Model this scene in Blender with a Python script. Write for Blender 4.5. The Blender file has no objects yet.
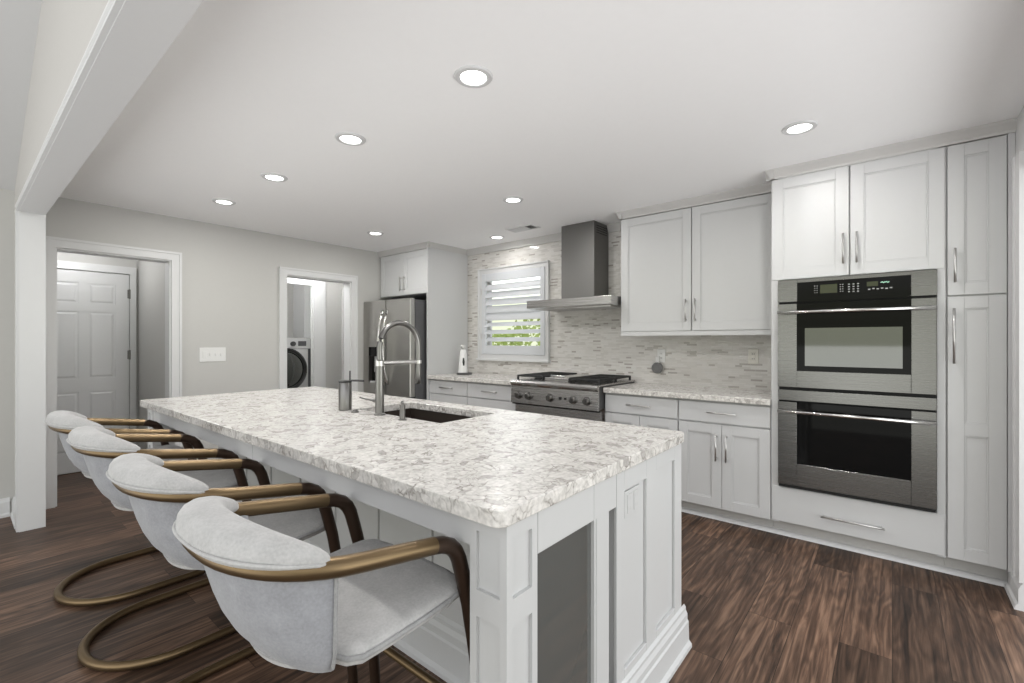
import bpy, bmesh, math, random
from mathutils import Vector, Matrix
random.seed(7)
PI = math.pi
S = bpy.context.scene
C = S.collection

# ------------------------------------------------------------------ camera
cam = bpy.data.objects.new('camera', bpy.data.cameras.new('camera'))
C.objects.link(cam)
cam.data.sensor_width = 36.0
cam.data.lens = 461.27 / 1024 * 36.0
cam.data.clip_start = 0.05
cam.location = (0, 0, 1.30)
cam.rotation_euler = (PI / 2, 0, math.radians(39.513))
S.camera = cam

# ------------------------------------------------------------------ world, exposure
S.view_settings.view_transform = 'Standard'
S.view_settings.look = 'None'
S.view_settings.gamma = 1.0
S.view_settings.use_curve_mapping = False
S.view_settings.exposure = 0.12
W = bpy.data.worlds.new('world')
S.world = W
W.use_nodes = True
wn, wl = W.node_tree.nodes, W.node_tree.links
wn.clear()
tc = wn.new('ShaderNodeTexCoord')
sep = wn.new('ShaderNodeSeparateXYZ')
wl.new(tc.outputs['Generated'], sep.inputs[0])
noi = wn.new('ShaderNodeTexNoise')
noi.inputs['Scale'].default_value = 14
noi.inputs['Detail'].default_value = 4
wl.new(tc.outputs['Generated'], noi.inputs['Vector'])
ma = wn.new('ShaderNodeMath'); ma.operation = 'MULTIPLY_ADD'
wl.new(noi.outputs['Fac'], ma.inputs[0]); ma.inputs[1].default_value = 0.10
wl.new(sep.outputs['Z'], ma.inputs[2])
rmp = wn.new('ShaderNodeValToRGB')
mr = wn.new('ShaderNodeMapRange')
mr.inputs['From Min'].default_value = -0.5
mr.inputs['From Max'].default_value = 0.5
wl.new(ma.outputs[0], mr.inputs['Value'])
wl.new(mr.outputs[0], rmp.inputs[0])
cr = rmp.color_ramp
cr.elements[0].position = 0.30; cr.elements[0].color = (1.0, 1.0, 1.0, 1)
cr.elements[1].position = 0.46; cr.elements[1].color = (0.45, 0.46, 0.38, 1)
e = cr.elements.new(0.62); e.color = (0.55, 0.58, 0.42, 1)
e = cr.elements.new(0.70); e.color = (0.98, 0.98, 1.0, 1)
e = cr.elements.new(1.0); e.color = (0.95, 0.97, 1.0, 1)
bg = wn.new('ShaderNodeBackground')
bg.inputs['Strength'].default_value = 1.75
wl.new(rmp.outputs[0], bg.inputs['Color'])
wo = wn.new('ShaderNodeOutputWorld')
wl.new(bg.outputs[0], wo.inputs[0])

LAMP_W = 7.5          # watts of each recessed ceiling light


def lamp(name, kind, loc, energy, size=0.1, color=(1, 1, 1), parent=None, rot=(0, 0, 0), size_y=None):
    d = bpy.data.lights.new(name, kind)
    d.energy = energy
    d.color = color
    if kind == 'AREA':
        d.shape = 'DISK'; d.size = size
        if size_y:
            d.shape = 'RECTANGLE'; d.size_y = size_y
    else:
        d.shadow_soft_size = size
    o = bpy.data.objects.new(name, d)
    C.objects.link(o)
    o.location = loc
    o.rotation_euler = rot
    if parent is not None:
        o.parent = parent
    return o


# added unseen area lights, rear and right, tilted up to brighten the ceiling
def aim(v):
    return Vector(v).to_track_quat('-Z', 'Y').to_euler()


lamp('added_rear_fill', 'AREA', (-2.4, -3.2, 0.6), 30, 5.6, (0.97, 0.985, 1), rot=aim((0, 1, 0.55)), size_y=1.4)  # added fill standing in for daylight from behind; no window built there
lamp('added_right_fill', 'AREA', (1.9, 1.9, 0.75), 32, 2.6, (0.97, 0.985, 1), rot=aim((-1, 0, 0.75)), size_y=1.4)  # added fill standing in for light from the right-hand room
# unseen point lights added to brighten the hall and the laundry room
lamp('laundry_fill', 'POINT', (-5.5, 2.75, 2.25), 17, 0.12)
lamp('laundry_inner_fill', 'POINT', (-6.35, 2.5, 2.25), 14, 0.12)
lamp('hall_fill', 'POINT', (-5.75, 0.7, 2.15), 9, 0.1)


# ------------------------------------------------------------------ materials
def newmat(name):
    m = bpy.data.materials.new(name)
    m.use_nodes = True
    n = m.node_tree.nodes
    return m, n, m.node_tree.links, n['Principled BSDF']


def mat(name, col, rough=0.5, metal=0.0, **kw):
    m, n, l, b = newmat(name)
    b.inputs['Base Color'].default_value = (*col, 1)
    b.inputs['Roughness'].default_value = rough
    b.inputs['Metallic'].default_value = metal
    for k, v in kw.items():
        k = k.replace('_', ' ')
        if k in b.inputs:
            b.inputs[k].default_value = v
    return m


def paint(name, col, rough=0.5, scale=60, amt=0.03):
    m, n, l, b = newmat(name)
    g = n.new('ShaderNodeNewGeometry')
    t = n.new('ShaderNodeTexNoise'); t.inputs['Scale'].default_value = scale; t.inputs['Detail'].default_value = 3
    l.new(g.outputs['Position'], t.inputs['Vector'])
    x = n.new('ShaderNodeMix'); x.data_type = 'RGBA'
    x.inputs['A'].default_value = (*[c * (1 - amt) for c in col], 1)
    x.inputs['B'].default_value = (*[min(1, c * (1 + amt)) for c in col], 1)
    l.new(t.outputs['Fac'], x.inputs['Factor'])
    l.new(x.outputs['Result'], b.inputs['Base Color'])
    b.inputs['Roughness'].default_value = rough
    return m


def steel(name, col, rough, axis):
    """brushed stainless: fine streaks along one axis"""
    m, n, l, b = newmat(name)
    g = n.new('ShaderNodeNewGeometry')
    mp = n.new('ShaderNodeMapping')
    sc = [260, 260, 260]; sc[axis] = 3
    mp.inputs['Scale'].default_value = sc
    l.new(g.outputs['Position'], mp.inputs['Vector'])
    t = n.new('ShaderNodeTexNoise'); t.inputs['Scale'].default_value = 1; t.inputs['Detail'].default_value = 3
    l.new(mp.outputs[0], t.inputs['Vector'])
    r = n.new('ShaderNodeMapRange')
    r.inputs['To Min'].default_value = rough - 0.05; r.inputs['To Max'].default_value = rough + 0.08
    l.new(t.outputs['Fac'], r.inputs['Value'])
    l.new(r.outputs[0], b.inputs['Roughness'])
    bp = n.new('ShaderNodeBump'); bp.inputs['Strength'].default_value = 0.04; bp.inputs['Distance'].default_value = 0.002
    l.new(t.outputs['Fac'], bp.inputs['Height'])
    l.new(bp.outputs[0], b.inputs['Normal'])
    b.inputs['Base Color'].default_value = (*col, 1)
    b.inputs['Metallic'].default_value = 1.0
    return m


def wood_floor():
    m, n, l, b = newmat('walnut_planks')
    g = n.new('ShaderNodeNewGeometry')
    sp = n.new('ShaderNodeSeparateXYZ'); l.new(g.outputs['Position'], sp.inputs[0])
    cb = n.new('ShaderNodeCombineXYZ')
    l.new(sp.outputs['Y'], cb.inputs['X']); l.new(sp.outputs['X'], cb.inputs['Y'])
    br = n.new('ShaderNodeTexBrick')
    br.offset = 0.37; br.offset_frequency = 2
    br.inputs['Scale'].default_value = 1
    br.inputs['Brick Width'].default_value = 1.22
    br.inputs['Row Height'].default_value = 0.178
    br.inputs['Mortar Size'].default_value = 0.0012
    br.inputs['Mortar Smooth'].default_value = 0.3
    br.inputs['Color1'].default_value = (0, 0, 0, 1)
    br.inputs['Color2'].default_value = (1, 1, 1, 1)
    br.inputs['Mortar'].default_value = (0.3, 0.3, 0.3, 1)
    l.new(cb.outputs[0], br.inputs['Vector'])
    # grain, stretched along the plank, shifted per plank
    mul = n.new('ShaderNodeVectorMath'); mul.operation = 'MULTIPLY'
    mul.inputs[1].default_value = (1.5, 34, 1)
    l.new(cb.outputs[0], mul.inputs[0])
    sh = n.new('ShaderNodeVectorMath'); sh.operation = 'MULTIPLY_ADD'
    sh.inputs[1].default_value = (37, 61, 13)
    l.new(br.outputs['Color'], sh.inputs[0]); l.new(mul.outputs[0], sh.inputs[2])
    n1 = n.new('ShaderNodeTexNoise'); n1.inputs['Scale'].default_value = 1; n1.inputs['Detail'].default_value = 10
    n1.inputs['Roughness'].default_value = 0.65; n1.inputs['Distortion'].default_value = 0.9
    l.new(sh.outputs[0], n1.inputs['Vector'])
    rp = n.new('ShaderNodeValToRGB'); q = rp.color_ramp
    q.elements[0].position = 0.30; q.elements[0].color = (0.022, 0.0135, 0.0095, 1)
    q.elements[1].position = 0.72; q.elements[1].color = (0.19, 0.118, 0.079, 1)
    e = q.elements.new(0.48); e.color = (0.080, 0.046, 0.030, 1)
    l.new(n1.outputs['Fac'], rp.inputs[0])
    # big cathedral figures
    mul2 = n.new('ShaderNodeVectorMath'); mul2.operation = 'MULTIPLY'; mul2.inputs[1].default_value = (0.8, 6, 1)
    l.new(cb.outputs[0], mul2.inputs[0])
    sh2 = n.new('ShaderNodeVectorMath'); sh2.operation = 'MULTIPLY_ADD'; sh2.inputs[1].default_value = (91, 17, 5)
    l.new(br.outputs['Color'], sh2.inputs[0]); l.new(mul2.outputs[0], sh2.inputs[2])
    n2 = n.new('ShaderNodeTexNoise'); n2.inputs['Scale'].default_value = 1; n2.inputs['Detail'].default_value = 3
    n2.inputs['Distortion'].default_value = 0.25
    l.new(sh2.outputs[0], n2.inputs['Vector'])
    sn = n.new('ShaderNodeMath'); sn.operation = 'MULTIPLY'; sn.inputs[1].default_value = 85
    l.new(n2.outputs['Fac'], sn.inputs[0])
    si = n.new('ShaderNodeMath'); si.operation = 'SINE'; l.new(sn.outputs[0], si.inputs[0])
    mr2 = n.new('ShaderNodeMapRange'); mr2.inputs['From Min'].default_value = -1
    mr2.inputs['To Min'].default_value = 0.72; mr2.inputs['To Max'].default_value = 1.2
    l.new(si.outputs[0], mr2.inputs['Value'])
    v1 = n.new('ShaderNodeVectorMath'); v1.operation = 'SCALE'
    l.new(rp.outputs[0], v1.inputs[0]); l.new(mr2.outputs[0], v1.inputs['Scale'])
    # plank-to-plank tone
    sb = n.new('ShaderNodeSeparateColor'); l.new(br.outputs['Color'], sb.inputs[0])
    mr3 = n.new('ShaderNodeMapRange'); mr3.inputs['To Min'].default_value = 0.62; mr3.inputs['To Max'].default_value = 1.5
    l.new(sb.outputs[0], mr3.inputs['Value'])
    v2 = n.new('ShaderNodeVectorMath'); v2.operation = 'SCALE'
    l.new(v1.outputs[0], v2.inputs[0]); l.new(mr3.outputs[0], v2.inputs['Scale'])
    mo = n.new('ShaderNodeMix'); mo.data_type = 'RGBA'
    l.new(br.outputs['Fac'], mo.inputs['Factor']); l.new(v2.outputs[0], mo.inputs['A'])
    mo.inputs['B'].default_value = (0.012, 0.008, 0.006, 1)
    l.new(mo.outputs['Result'], b.inputs['Base Color'])
    b.inputs['Roughness'].default_value = 0.46
    b.inputs['Specular IOR Level'].default_value = 0.35
    bp = n.new('ShaderNodeBump'); bp.inputs['Strength'].default_value = 0.15; bp.inputs['Distance'].default_value = 0.002
    l.new(n1.outputs['Fac'], bp.inputs['Height']); l.new(bp.outputs[0], b.inputs['Normal'])
    return m


def quartz():
    m, n, l, b = newmat('speckled_quartz')
    g = n.new('ShaderNodeNewGeometry')
    d = n.new('ShaderNodeTexNoise'); d.inputs['Scale'].default_value = 9; d.inputs['Detail'].default_value = 4
    l.new(g.outputs['Position'], d.inputs['Vector'])
    ad = n.new('ShaderNodeVectorMath'); ad.operation = 'MULTIPLY_ADD'; ad.inputs[1].default_value = (0.14, 0.14, 0.14)
    l.new(d.outputs['Color'], ad.inputs[0]); l.new(g.outputs['Position'], ad.inputs[2])
    # veins: edges of distorted cells
    v = n.new('ShaderNodeTexVoronoi'); v.feature = 'DISTANCE_TO_EDGE'; v.inputs['Scale'].default_value = 30
    l.new(ad.outputs[0], v.inputs['Vector'])
    r1 = n.new('ShaderNodeValToRGB'); q = r1.color_ramp
    q.elements[0].position = 0.0; q.elements[0].color = (1, 1, 1, 1)
    q.elements[1].position = 0.11; q.elements[1].color = (0, 0, 0, 1)
    l.new(v.outputs['Distance'], r1.inputs[0])
    nn = n.new('ShaderNodeTexNoise'); nn.inputs['Scale'].default_value = 13; nn.inputs['Detail'].default_value = 5
    nn.inputs['Roughness'].default_value = 0.7
    l.new(g.outputs['Position'], nn.inputs['Vector'])
    r2 = n.new('ShaderNodeValToRGB'); q = r2.color_ramp
    q.elements[0].position = 0.42; q.elements[0].color = (0, 0, 0, 1)
    q.elements[1].position = 0.62; q.elements[1].color = (1, 1, 1, 1)
    l.new(nn.outputs['Fac'], r2.inputs[0])
    mm = n.new('ShaderNodeMath'); mm.operation = 'MULTIPLY'
    l.new(r1.outputs[0], mm.inputs[0]); l.new(r2.outputs[0], mm.inputs[1])
    # per-cell tone: some flakes are grey
    vc = n.new('ShaderNodeTexVoronoi'); vc.inputs['Scale'].default_value = 30
    l.new(ad.outputs[0], vc.inputs['Vector'])
    sc = n.new('ShaderNodeSeparateColor'); l.new(vc.outputs['Color'], sc.inputs[0])
    r3 = n.new('ShaderNodeValToRGB'); q = r3.color_ramp
    q.elements[0].position = 0.0; q.elements[0].color = (0.42, 0.40, 0.38, 1)
    q.elements[1].position = 1.0; q.elements[1].color = (0.70, 0.68, 0.65, 1)
    e = q.elements.new(0.07); e.color = (0.48, 0.46, 0.435, 1)
    e = q.elements.new(0.16); e.color = (0.63, 0.61, 0.58, 1)
    l.new(sc.outputs[0], r3.inputs[0])
    mx = n.new('ShaderNodeMix'); mx.data_type = 'RGBA'
    l.new(mm.outputs[0], mx.inputs['Factor']); l.new(r3.outputs[0], mx.inputs['A'])
    mx.inputs['B'].default_value = (0.235, 0.212, 0.19, 1)
    # fine grit
    gn = n.new('ShaderNodeTexNoise'); gn.inputs['Scale'].default_value = 70; gn.inputs['Detail'].default_value = 4
    l.new(g.outputs['Position'], gn.inputs['Vector'])
    mr = n.new('ShaderNodeMapRange'); mr.inputs['From Min'].default_value = 0.3; mr.inputs['From Max'].default_value = 0.7
    mr.inputs['To Min'].default_value = 0.80; mr.inputs['To Max'].default_value = 1.14
    l.new(gn.outputs['Fac'], mr.inputs['Value'])
    vs = n.new('ShaderNodeVectorMath'); vs.operation = 'SCALE'
    l.new(mx.outputs['Result'], vs.inputs[0]); l.new(mr.outputs[0], vs.inputs['Scale'])
    l.new(vs.outputs[0], b.inputs['Base Color'])
    b.inputs['Roughness'].default_value = 0.22
    return m


def mosaic():
    m, n, l, b = newmat('linear_mosaic_tile')
    g = n.new('ShaderNodeNewGeometry')
    sp = n.new('ShaderNodeSeparateXYZ'); l.new(g.outputs['Position'], sp.inputs[0])
    cb = n.new('ShaderNodeCombineXYZ')
    l.new(sp.outputs['X'], cb.inputs['X']); l.new(sp.outputs['Z'], cb.inputs['Y'])

    def brick(w, off, fr):
        br = n.new('ShaderNodeTexBrick')
        br.offset = off; br.offset_frequency = fr; br.squash = 0.62; br.squash_frequency = 3
        br.inputs['Scale'].default_value = 1
        br.inputs['Brick Width'].default_value = w
        br.inputs['Row Height'].default_value = 0.0158
        br.inputs['Mortar Size'].default_value = 0.0009
        br.inputs['Mortar Smooth'].default_value = 0.2
        br.inputs['Color1'].default_value = (0, 0, 0, 1); br.inputs['Color2'].default_value = (1, 1, 1, 1)
        br.inputs['Mortar'].default_value = (0.5, 0.5, 0.5, 1)
        l.new(cb.outputs[0], br.inputs['Vector'])
        return br
    br = brick(0.085, 0.41, 2)
    s = n.new('ShaderNodeSeparateColor'); l.new(br.outputs['Color'], s.inputs[0])
    rp = n.new('ShaderNodeValToRGB'); q = rp.color_ramp; q.interpolation = 'CONSTANT'
    q.elements[0].position = 0.0; q.elements[0].color = (0.38, 0.355, 0.325, 1)
    q.elements[1].position = 0.06; q.elements[1].color = (0.57, 0.55, 0.52, 1)
    for p, c in ((0.2, (0.61, 0.59, 0.56)), (0.5, (0.64, 0.62, 0.595)), (0.76, (0.60, 0.58, 0.55)), (0.9, (0.66, 0.645, 0.62))):
        e = q.elements.new(p); e.color = (*c, 1)
    l.new(s.outputs[0], rp.inputs[0])
    mx = n.new('ShaderNodeMix'); mx.data_type = 'RGBA'
    l.new(br.outputs['Fac'], mx.inputs['Factor']); l.new(rp.outputs[0], mx.inputs['A'])
    mx.inputs['B'].default_value = (0.55, 0.53, 0.50, 1)
    l.new(mx.outputs['Result'], b.inputs['Base Color'])
    # glass strips among honed stone: roughness differs per strip
    rr = n.new('ShaderNodeValToRGB'); q = rr.color_ramp; q.interpolation = 'CONSTANT'
    q.elements[0].position = 0; q.elements[0].color = (0.1, 0.1, 0.1, 1)
    q.elements[1].position = 0.3; q.elements[1].color = (0.45, 0.45, 0.45, 1)
    e = q.elements.new(0.85); e.color = (0.08, 0.08, 0.08, 1)
    l.new(s.outputs[0], rr.inputs[0]); l.new(rr.outputs[0], b.inputs['Roughness'])
    bp = n.new('ShaderNodeBump'); bp.inputs['Strength'].default_value = 0.4; bp.inputs['Distance'].default_value = 0.001
    bp.invert = True
    l.new(br.outputs['Fac'], bp.inputs['Height']); l.new(bp.outputs[0], b.inputs['Normal'])
    return m


def fabric(name, col):
    m, n, l, b = newmat(name)
    tc = n.new('ShaderNodeTexCoord')
    t = n.new('ShaderNodeTexNoise'); t.inputs['Scale'].default_value = 160; t.inputs['Detail'].default_value = 4
    l.new(tc.outputs['Object'], t.inputs['Vector'])
    t2 = n.new('ShaderNodeTexNoise'); t2.inputs['Scale'].default_value = 22; t2.inputs['Detail'].default_value = 5
    l.new(tc.outputs['Object'], t2.inputs['Vector'])
    av = n.new('ShaderNodeMath'); av.operation = 'ADD'
    l.new(t.outputs['Fac'], av.inputs[0]); l.new(t2.outputs['Fac'], av.inputs[1])
    mr = n.new('ShaderNodeMapRange'); mr.inputs['From Min'].default_value = 0.6; mr.inputs['From Max'].default_value = 1.4
    mr.inputs['To Min'].default_value = 0.8; mr.inputs['To Max'].default_value = 1.14
    l.new(av.outputs[0], mr.inputs['Value'])
    vs = n.new('ShaderNodeVectorMath'); vs.operation = 'SCALE'
    vs.inputs[0].default_value = col
    l.new(mr.outputs[0], vs.inputs['Scale'])
    l.new(vs.outputs[0], b.inputs['Base Color'])
    b.inputs['Roughness'].default_value = 0.92
    b.inputs['Sheen Weight'].default_value = 0.25
    bp = n.new('ShaderNodeBump'); bp.inputs['Strength'].default_value = 0.25; bp.inputs['Distance'].default_value = 0.002
    l.new(t.outputs['Fac'], bp.inputs['Height']); l.new(bp.outputs[0], b.inputs['Normal'])
    return m


M = {}
M['cab'] = paint('white_cabinet_paint', (0.545, 0.548, 0.548), 0.38, 40, 0.012)
M['trim'] = paint('white_trim_paint', (0.63, 0.632, 0.632), 0.4, 40, 0.012)
M['crown'] = paint('crown_paint', (0.53, 0.522, 0.508), 0.45, 40, 0.012)
M['wall'] = paint('greige_wall_paint', (0.51, 0.505, 0.487), 0.7, 30, 0.015)
M['wallw'] = paint('warm_wall_paint', (0.50, 0.485, 0.465), 0.7, 30, 0.015)
M['vault'] = paint('ceiling_paint_shaded', (0.55, 0.55, 0.55), 0.8, 30, 0.01)  # same paint as the kitchen ceiling; its shade is put into this grey
M['ceil'] = paint('ceiling_paint', (0.92, 0.92, 0.92), 0.8, 30, 0.01)
M['toe'] = paint('toe_kick_paint', (0.52, 0.51, 0.49), 0.5, 30, 0.02)
M['floor'] = wood_floor()
M['quartz'] = quartz()
M['tile'] = mosaic()
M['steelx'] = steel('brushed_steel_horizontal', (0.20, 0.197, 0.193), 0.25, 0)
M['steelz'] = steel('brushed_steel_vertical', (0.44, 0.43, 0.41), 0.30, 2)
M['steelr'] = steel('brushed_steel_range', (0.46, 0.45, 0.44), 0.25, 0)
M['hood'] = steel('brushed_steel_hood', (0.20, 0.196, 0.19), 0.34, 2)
M['nickel'] = mat('brushed_nickel', (0.62, 0.61, 0.60), 0.3, 1.0)
M['chrome'] = mat('bright_steel', (0.72, 0.71, 0.70), 0.16, 1.0)
M['black'] = mat('black_enamel', (0.012, 0.012, 0.012), 0.35)
M['iron'] = mat('cast_iron', (0.015, 0.015, 0.015), 0.6)
M['bglass'] = mat('black_glass', (0.004, 0.004, 0.004), 0.04, Specular_IOR_Level=0.12)
M['fsteel'] = mat('satin_steel', (0.215, 0.21, 0.203), 0.28, 1.0)
M['owin'] = mat('oven_window_glass', (0.03, 0.032, 0.028), 0.05, 0.0, Specular_IOR_Level=1.0, Coat_Weight=1.0, Coat_IOR=1.6)
M['dgrey'] = mat('dark_grey_panel', (0.06, 0.06, 0.06), 0.4)
M['fside'] = mat('fridge_side_grey', (0.10, 0.10, 0.105), 0.4, 0.3)
M['smoke'] = mat('smoked_glass', (0.085, 0.088, 0.084), 0.06, 0.0, Specular_IOR_Level=0.8, Coat_Weight=0.6)
M['brass'] = mat('aged_brass', (0.165, 0.115, 0.062), 0.36, 0.85)
M['bronze'] = mat('dark_bronze', (0.05, 0.03, 0.02), 0.38, 0.6)
M['fab'] = fabric('light_grey_weave', (0.43, 0.425, 0.42))
M['fabb'] = fabric('cool_grey_weave', (0.285, 0.29, 0.31))
M['pipe'] = fabric('grey_piping', (0.30, 0.30, 0.30))
M['plast'] = mat('white_plastic', (0.74, 0.74, 0.73), 0.35)
M['ivory'] = mat('ivory_plastic', (0.70, 0.68, 0.62), 0.35)
M['slot'] = mat('dark_slot', (0.03, 0.03, 0.03), 0.6)
M['sink'] = mat('dark_composite', (0.030, 0.022, 0.016), 0.5)
M['gasket'] = mat('black_gap', (0.006, 0.006, 0.006), 0.7)
M['lightgrey'] = mat('pale_grey_plastic', (0.52, 0.52, 0.52), 0.4)
M['shut'] = paint('shutter_paint', (0.60, 0.615, 0.64), 0.4, 30, 0.01)
M['leaf'] = mat('leaf_green', (0.30, 0.38, 0.10), 0.6)
M['knit'] = fabric('grey_knit', (0.16, 0.16, 0.16))
M['glow'], _n, _l, _b = newmat('lit_lens')
_b.inputs['Base Color'].default_value = (1, 1, 1, 1)
_b.inputs['Emission Color'].default_value = (1, 0.99, 0.97, 1)
_b.inputs['Emission Strength'].default_value = 6
M['green'], _n, _l, _b = newmat('green_digits')
_b.inputs['Emission Color'].default_value = (0.25, 0.9, 0.55, 1)
_b.inputs['Emission Strength'].default_value = 0.8
M['oled'] = mat('dim_display', (0.03, 0.035, 0.012), 0.2)
M['legend'] = mat('grey_legend', (0.35, 0.35, 0.35), 0.5)
M['pane'], _n, _l, _b = newmat('window_glass')
_b.inputs['Transmission Weight'].default_value = 1.0
_b.inputs['Roughness'].default_value = 0.0
_b.inputs['IOR'].default_value = 1.05
_b.inputs['Base Color'].default_value = (0.97, 0.99, 0.98, 1)


# ------------------------------------------------------------------ mesh helpers (world coordinates)
def B():
    return bmesh.new()


def box(bm, x0, x1, y0, y1, z0, z1):
    v = [bm.verts.new((x, y, z)) for x in (x0, x1) for y in (y0, y1) for z in (z0, z1)]
    for f in ((0, 1, 3, 2), (4, 6, 7, 5), (0, 4, 5, 1), (2, 3, 7, 6), (0, 2, 6, 4), (1, 5, 7, 3)):
        bm.faces.new([v[i] for i in f])
    return v


def frame_of(t):
    t = t.normalized()
    up = Vector((0, 0, 1)) if abs(t.z) < 0.95 else Vector((0, 1, 0))
    a = t.cross(up).normalized()
    return a, a.cross(t).normalized()


def tube(bm, pts, r, n=12, closed=False, ry=None, radii=None):
    pts = [Vector(p) for p in pts]
    N = len(pts)
    rings = []
    for i, p in enumerate(pts):
        if closed:
            t = pts[(i + 1) % N] - pts[i - 1]
        else:
            t = pts[min(i + 1, N - 1)] - pts[max(i - 1, 0)]
        a, b = frame_of(t)
        k = radii[i] if radii else 1.0
        rings.append([bm.verts.new(p + a * math.cos(2 * PI * j / n) * r * k + b * math.sin(2 * PI * j / n) * (ry or r) * k)
                      for j in range(n)])
    for i in range(N if closed else N - 1):
        A, Bq = rings[i], rings[(i + 1) % N]
        for j in range(n):
            bm.faces.new((A[j], A[(j + 1) % n], Bq[(j + 1) % n], Bq[j]))
    if not closed:
        bm.faces.new(rings[0][::-1]); bm.faces.new(rings[-1])
    return rings


def cyl(bm, p0, p1, r, n=20, r1=None):
    return tube(bm, [p0, p1], r, n, radii=[1.0, (r1 / r) if r1 is not None else 1.0])


def lathe(bm, cx, cy, prof, n=28):
    """prof: (radius, z) bottom to top, about the vertical axis through cx, cy"""
    rings = []
    for r, z in prof:
        rings.append([bm.verts.new((cx + r * math.cos(2 * PI * j / n), cy + r * math.sin(2 * PI * j / n), z)) for j in range(n)])
    for A, Q in zip(rings, rings[1:]):
        for j in range(n):
            bm.faces.new((A[j], A[(j + 1) % n], Q[(j + 1) % n], Q[j]))
    bm.faces.new(rings[0][::-1]); bm.faces.new(rings[-1])


def prism_x(bm, prof, x0, x1):
    """profile of (y, z) points run along x"""
    a = [bm.verts.new((x0, y, z)) for y, z in prof]; b = [bm.verts.new((x1, y, z)) for y, z in prof]
    n = len(prof)
    for i in range(n):
        bm.faces.new((a[i], a[(i + 1) % n], b[(i + 1) % n], b[i]))
    bm.faces.new(a[::-1]); bm.faces.new(b)


def prism_y(bm, prof, y0, y1):
    """profile of (x, z) points run along y"""
    a = [bm.verts.new((x, y0, z)) for x, z in prof]; b = [bm.verts.new((x, y1, z)) for x, z in prof]
    n = len(prof)
    for i in range(n):
        bm.faces.new((a[i], a[(i + 1) % n], b[(i + 1) % n], b[i]))
    bm.faces.new(a[::-1]); bm.faces.new(b)


def prism_z(bm, prof, z0, z1):
    a = [bm.verts.new((x, y, z0)) for x, y in prof]; b = [bm.verts.new((x, y, z1)) for x, y in prof]
    n = len(prof)
    for i in range(n):
        bm.faces.new((a[i], a[(i + 1) % n], b[(i + 1) % n], b[i]))
    bm.faces.new(a[::-1]); bm.faces.new(b)


def root_loc(p):
    v = Vector((0, 0, 0))
    while p is not None:
        v = v + p.location
        p = p.parent
    return v


def obj(name, bm, m, parent=None, bevel=0.0, smooth=False, subsurf=0, seg=2, solid=0.0):
    bmesh.ops.recalc_face_normals(bm, faces=bm.faces)
    me = bpy.data.meshes.new(name)
    bm.to_mesh(me); bm.free()
    me.materials.append(m)
    o = bpy.data.objects.new(name, me)
    C.objects.link(o)
    if parent is not None:
        me.transform(Matrix.Translation(-root_loc(parent)))
        o.parent = parent
    if smooth:
        for p in me.polygons:
            p.use_smooth = True
    if solid:
        s = o.modifiers.new('thickness', 'SOLIDIFY'); s.thickness = solid; s.offset = -1
    if bevel:
        b = o.modifiers.new('bevel', 'BEVEL'); b.width = bevel; b.segments = seg
        b.limit_method = 'ANGLE'; b.angle_limit = math.radians(40)
        b.harden_normals = False
    if subsurf:
        s = o.modifiers.new('subsurf', 'SUBSURF'); s.levels = subsurf; s.render_levels = subsurf
    return o


def autosmooth(o, ang=40):
    me = o.data
    bm = bmesh.new(); bm.from_mesh(me)
    for f in bm.faces:
        f.smooth = True
    for e in bm.edges:
        if len(e.link_faces) == 2 and e.calc_face_angle(0) > math.radians(ang):
            e.smooth = False
    bm.to_mesh(me); bm.free()
    return o


def sobj(name, bm, m, parent=None, ang=40, **kw):
    return autosmooth(obj(name, bm, m, parent, **kw), ang)


def thing(name, label, cat, loc=(0, 0, 0), group=None):
    o = bpy.data.objects.new(name, None)
    C.objects.link(o)
    o.empty_display_size = 0.1
    o.location = loc
    o['label'] = label; o['category'] = cat
    if group:
        o['group'] = group
    return o


def tag(o, label, cat, group=None, kind=None):
    o['label'] = label; o['category'] = cat
    if group:
        o['group'] = group
    if kind:
        o['kind'] = kind
    return o


def struct(name, bm, m, parent=None, **kw):
    o = obj(name, bm, m, parent, **kw)
    if parent is None:
        o['kind'] = 'structure'
    return o


# ------------------------------------------------------------------ the room
CZ = 2.44            # kitchen ceiling
LX = -5.08           # left wall
BY = 4.11            # range wall
RX = 0.49            # right wall
FY = 3.48            # door faces of the long run

bm = B(); box(bm, -8.2, 2.2, -1.3, 4.6, -0.08, 0.0)
struct('floor', bm, M['floor'])
bm = B(); box(bm, LX, RX + 0.12, 0.415, BY + 0.1, CZ, CZ + 0.1)
struct('ceiling', bm, M['ceil'])

# range wall with the window opening
WX0, WX1, WZ0, WZ1 = -3.845, -2.905, 1.145, 2.115
bm = B()
box(bm, LX - 0.12, WX0, BY, BY + 0.14, 0, CZ)
box(bm, WX1, RX + 0.12, BY, BY + 0.14, 0, CZ)
box(bm, WX0, WX1, BY, BY + 0.14, 0, WZ0)
box(bm, WX0, WX1, BY, BY + 0.14, WZ1, CZ)
struct('wall_back', bm, M['tile'])

# left wall with two cased openings
A0, A1, AT = 0.512, 1.268, 2.04
D0, D1, DT = 2.303, 3.082, 2.025
bm = B()
box(bm, LX - 0.12, LX, -4.2, A0, 0, 3.2)
box(bm, LX - 0.12, LX, A1, D0, 0, CZ)
box(bm, LX - 0.12, LX, D1, BY, 0, CZ)
box(bm, LX - 0.12, LX, A0, A1, AT, CZ)
box(bm, LX - 0.12, LX, D0, D1, DT, CZ)
struct('wall_left', bm, M['wall'])


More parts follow.
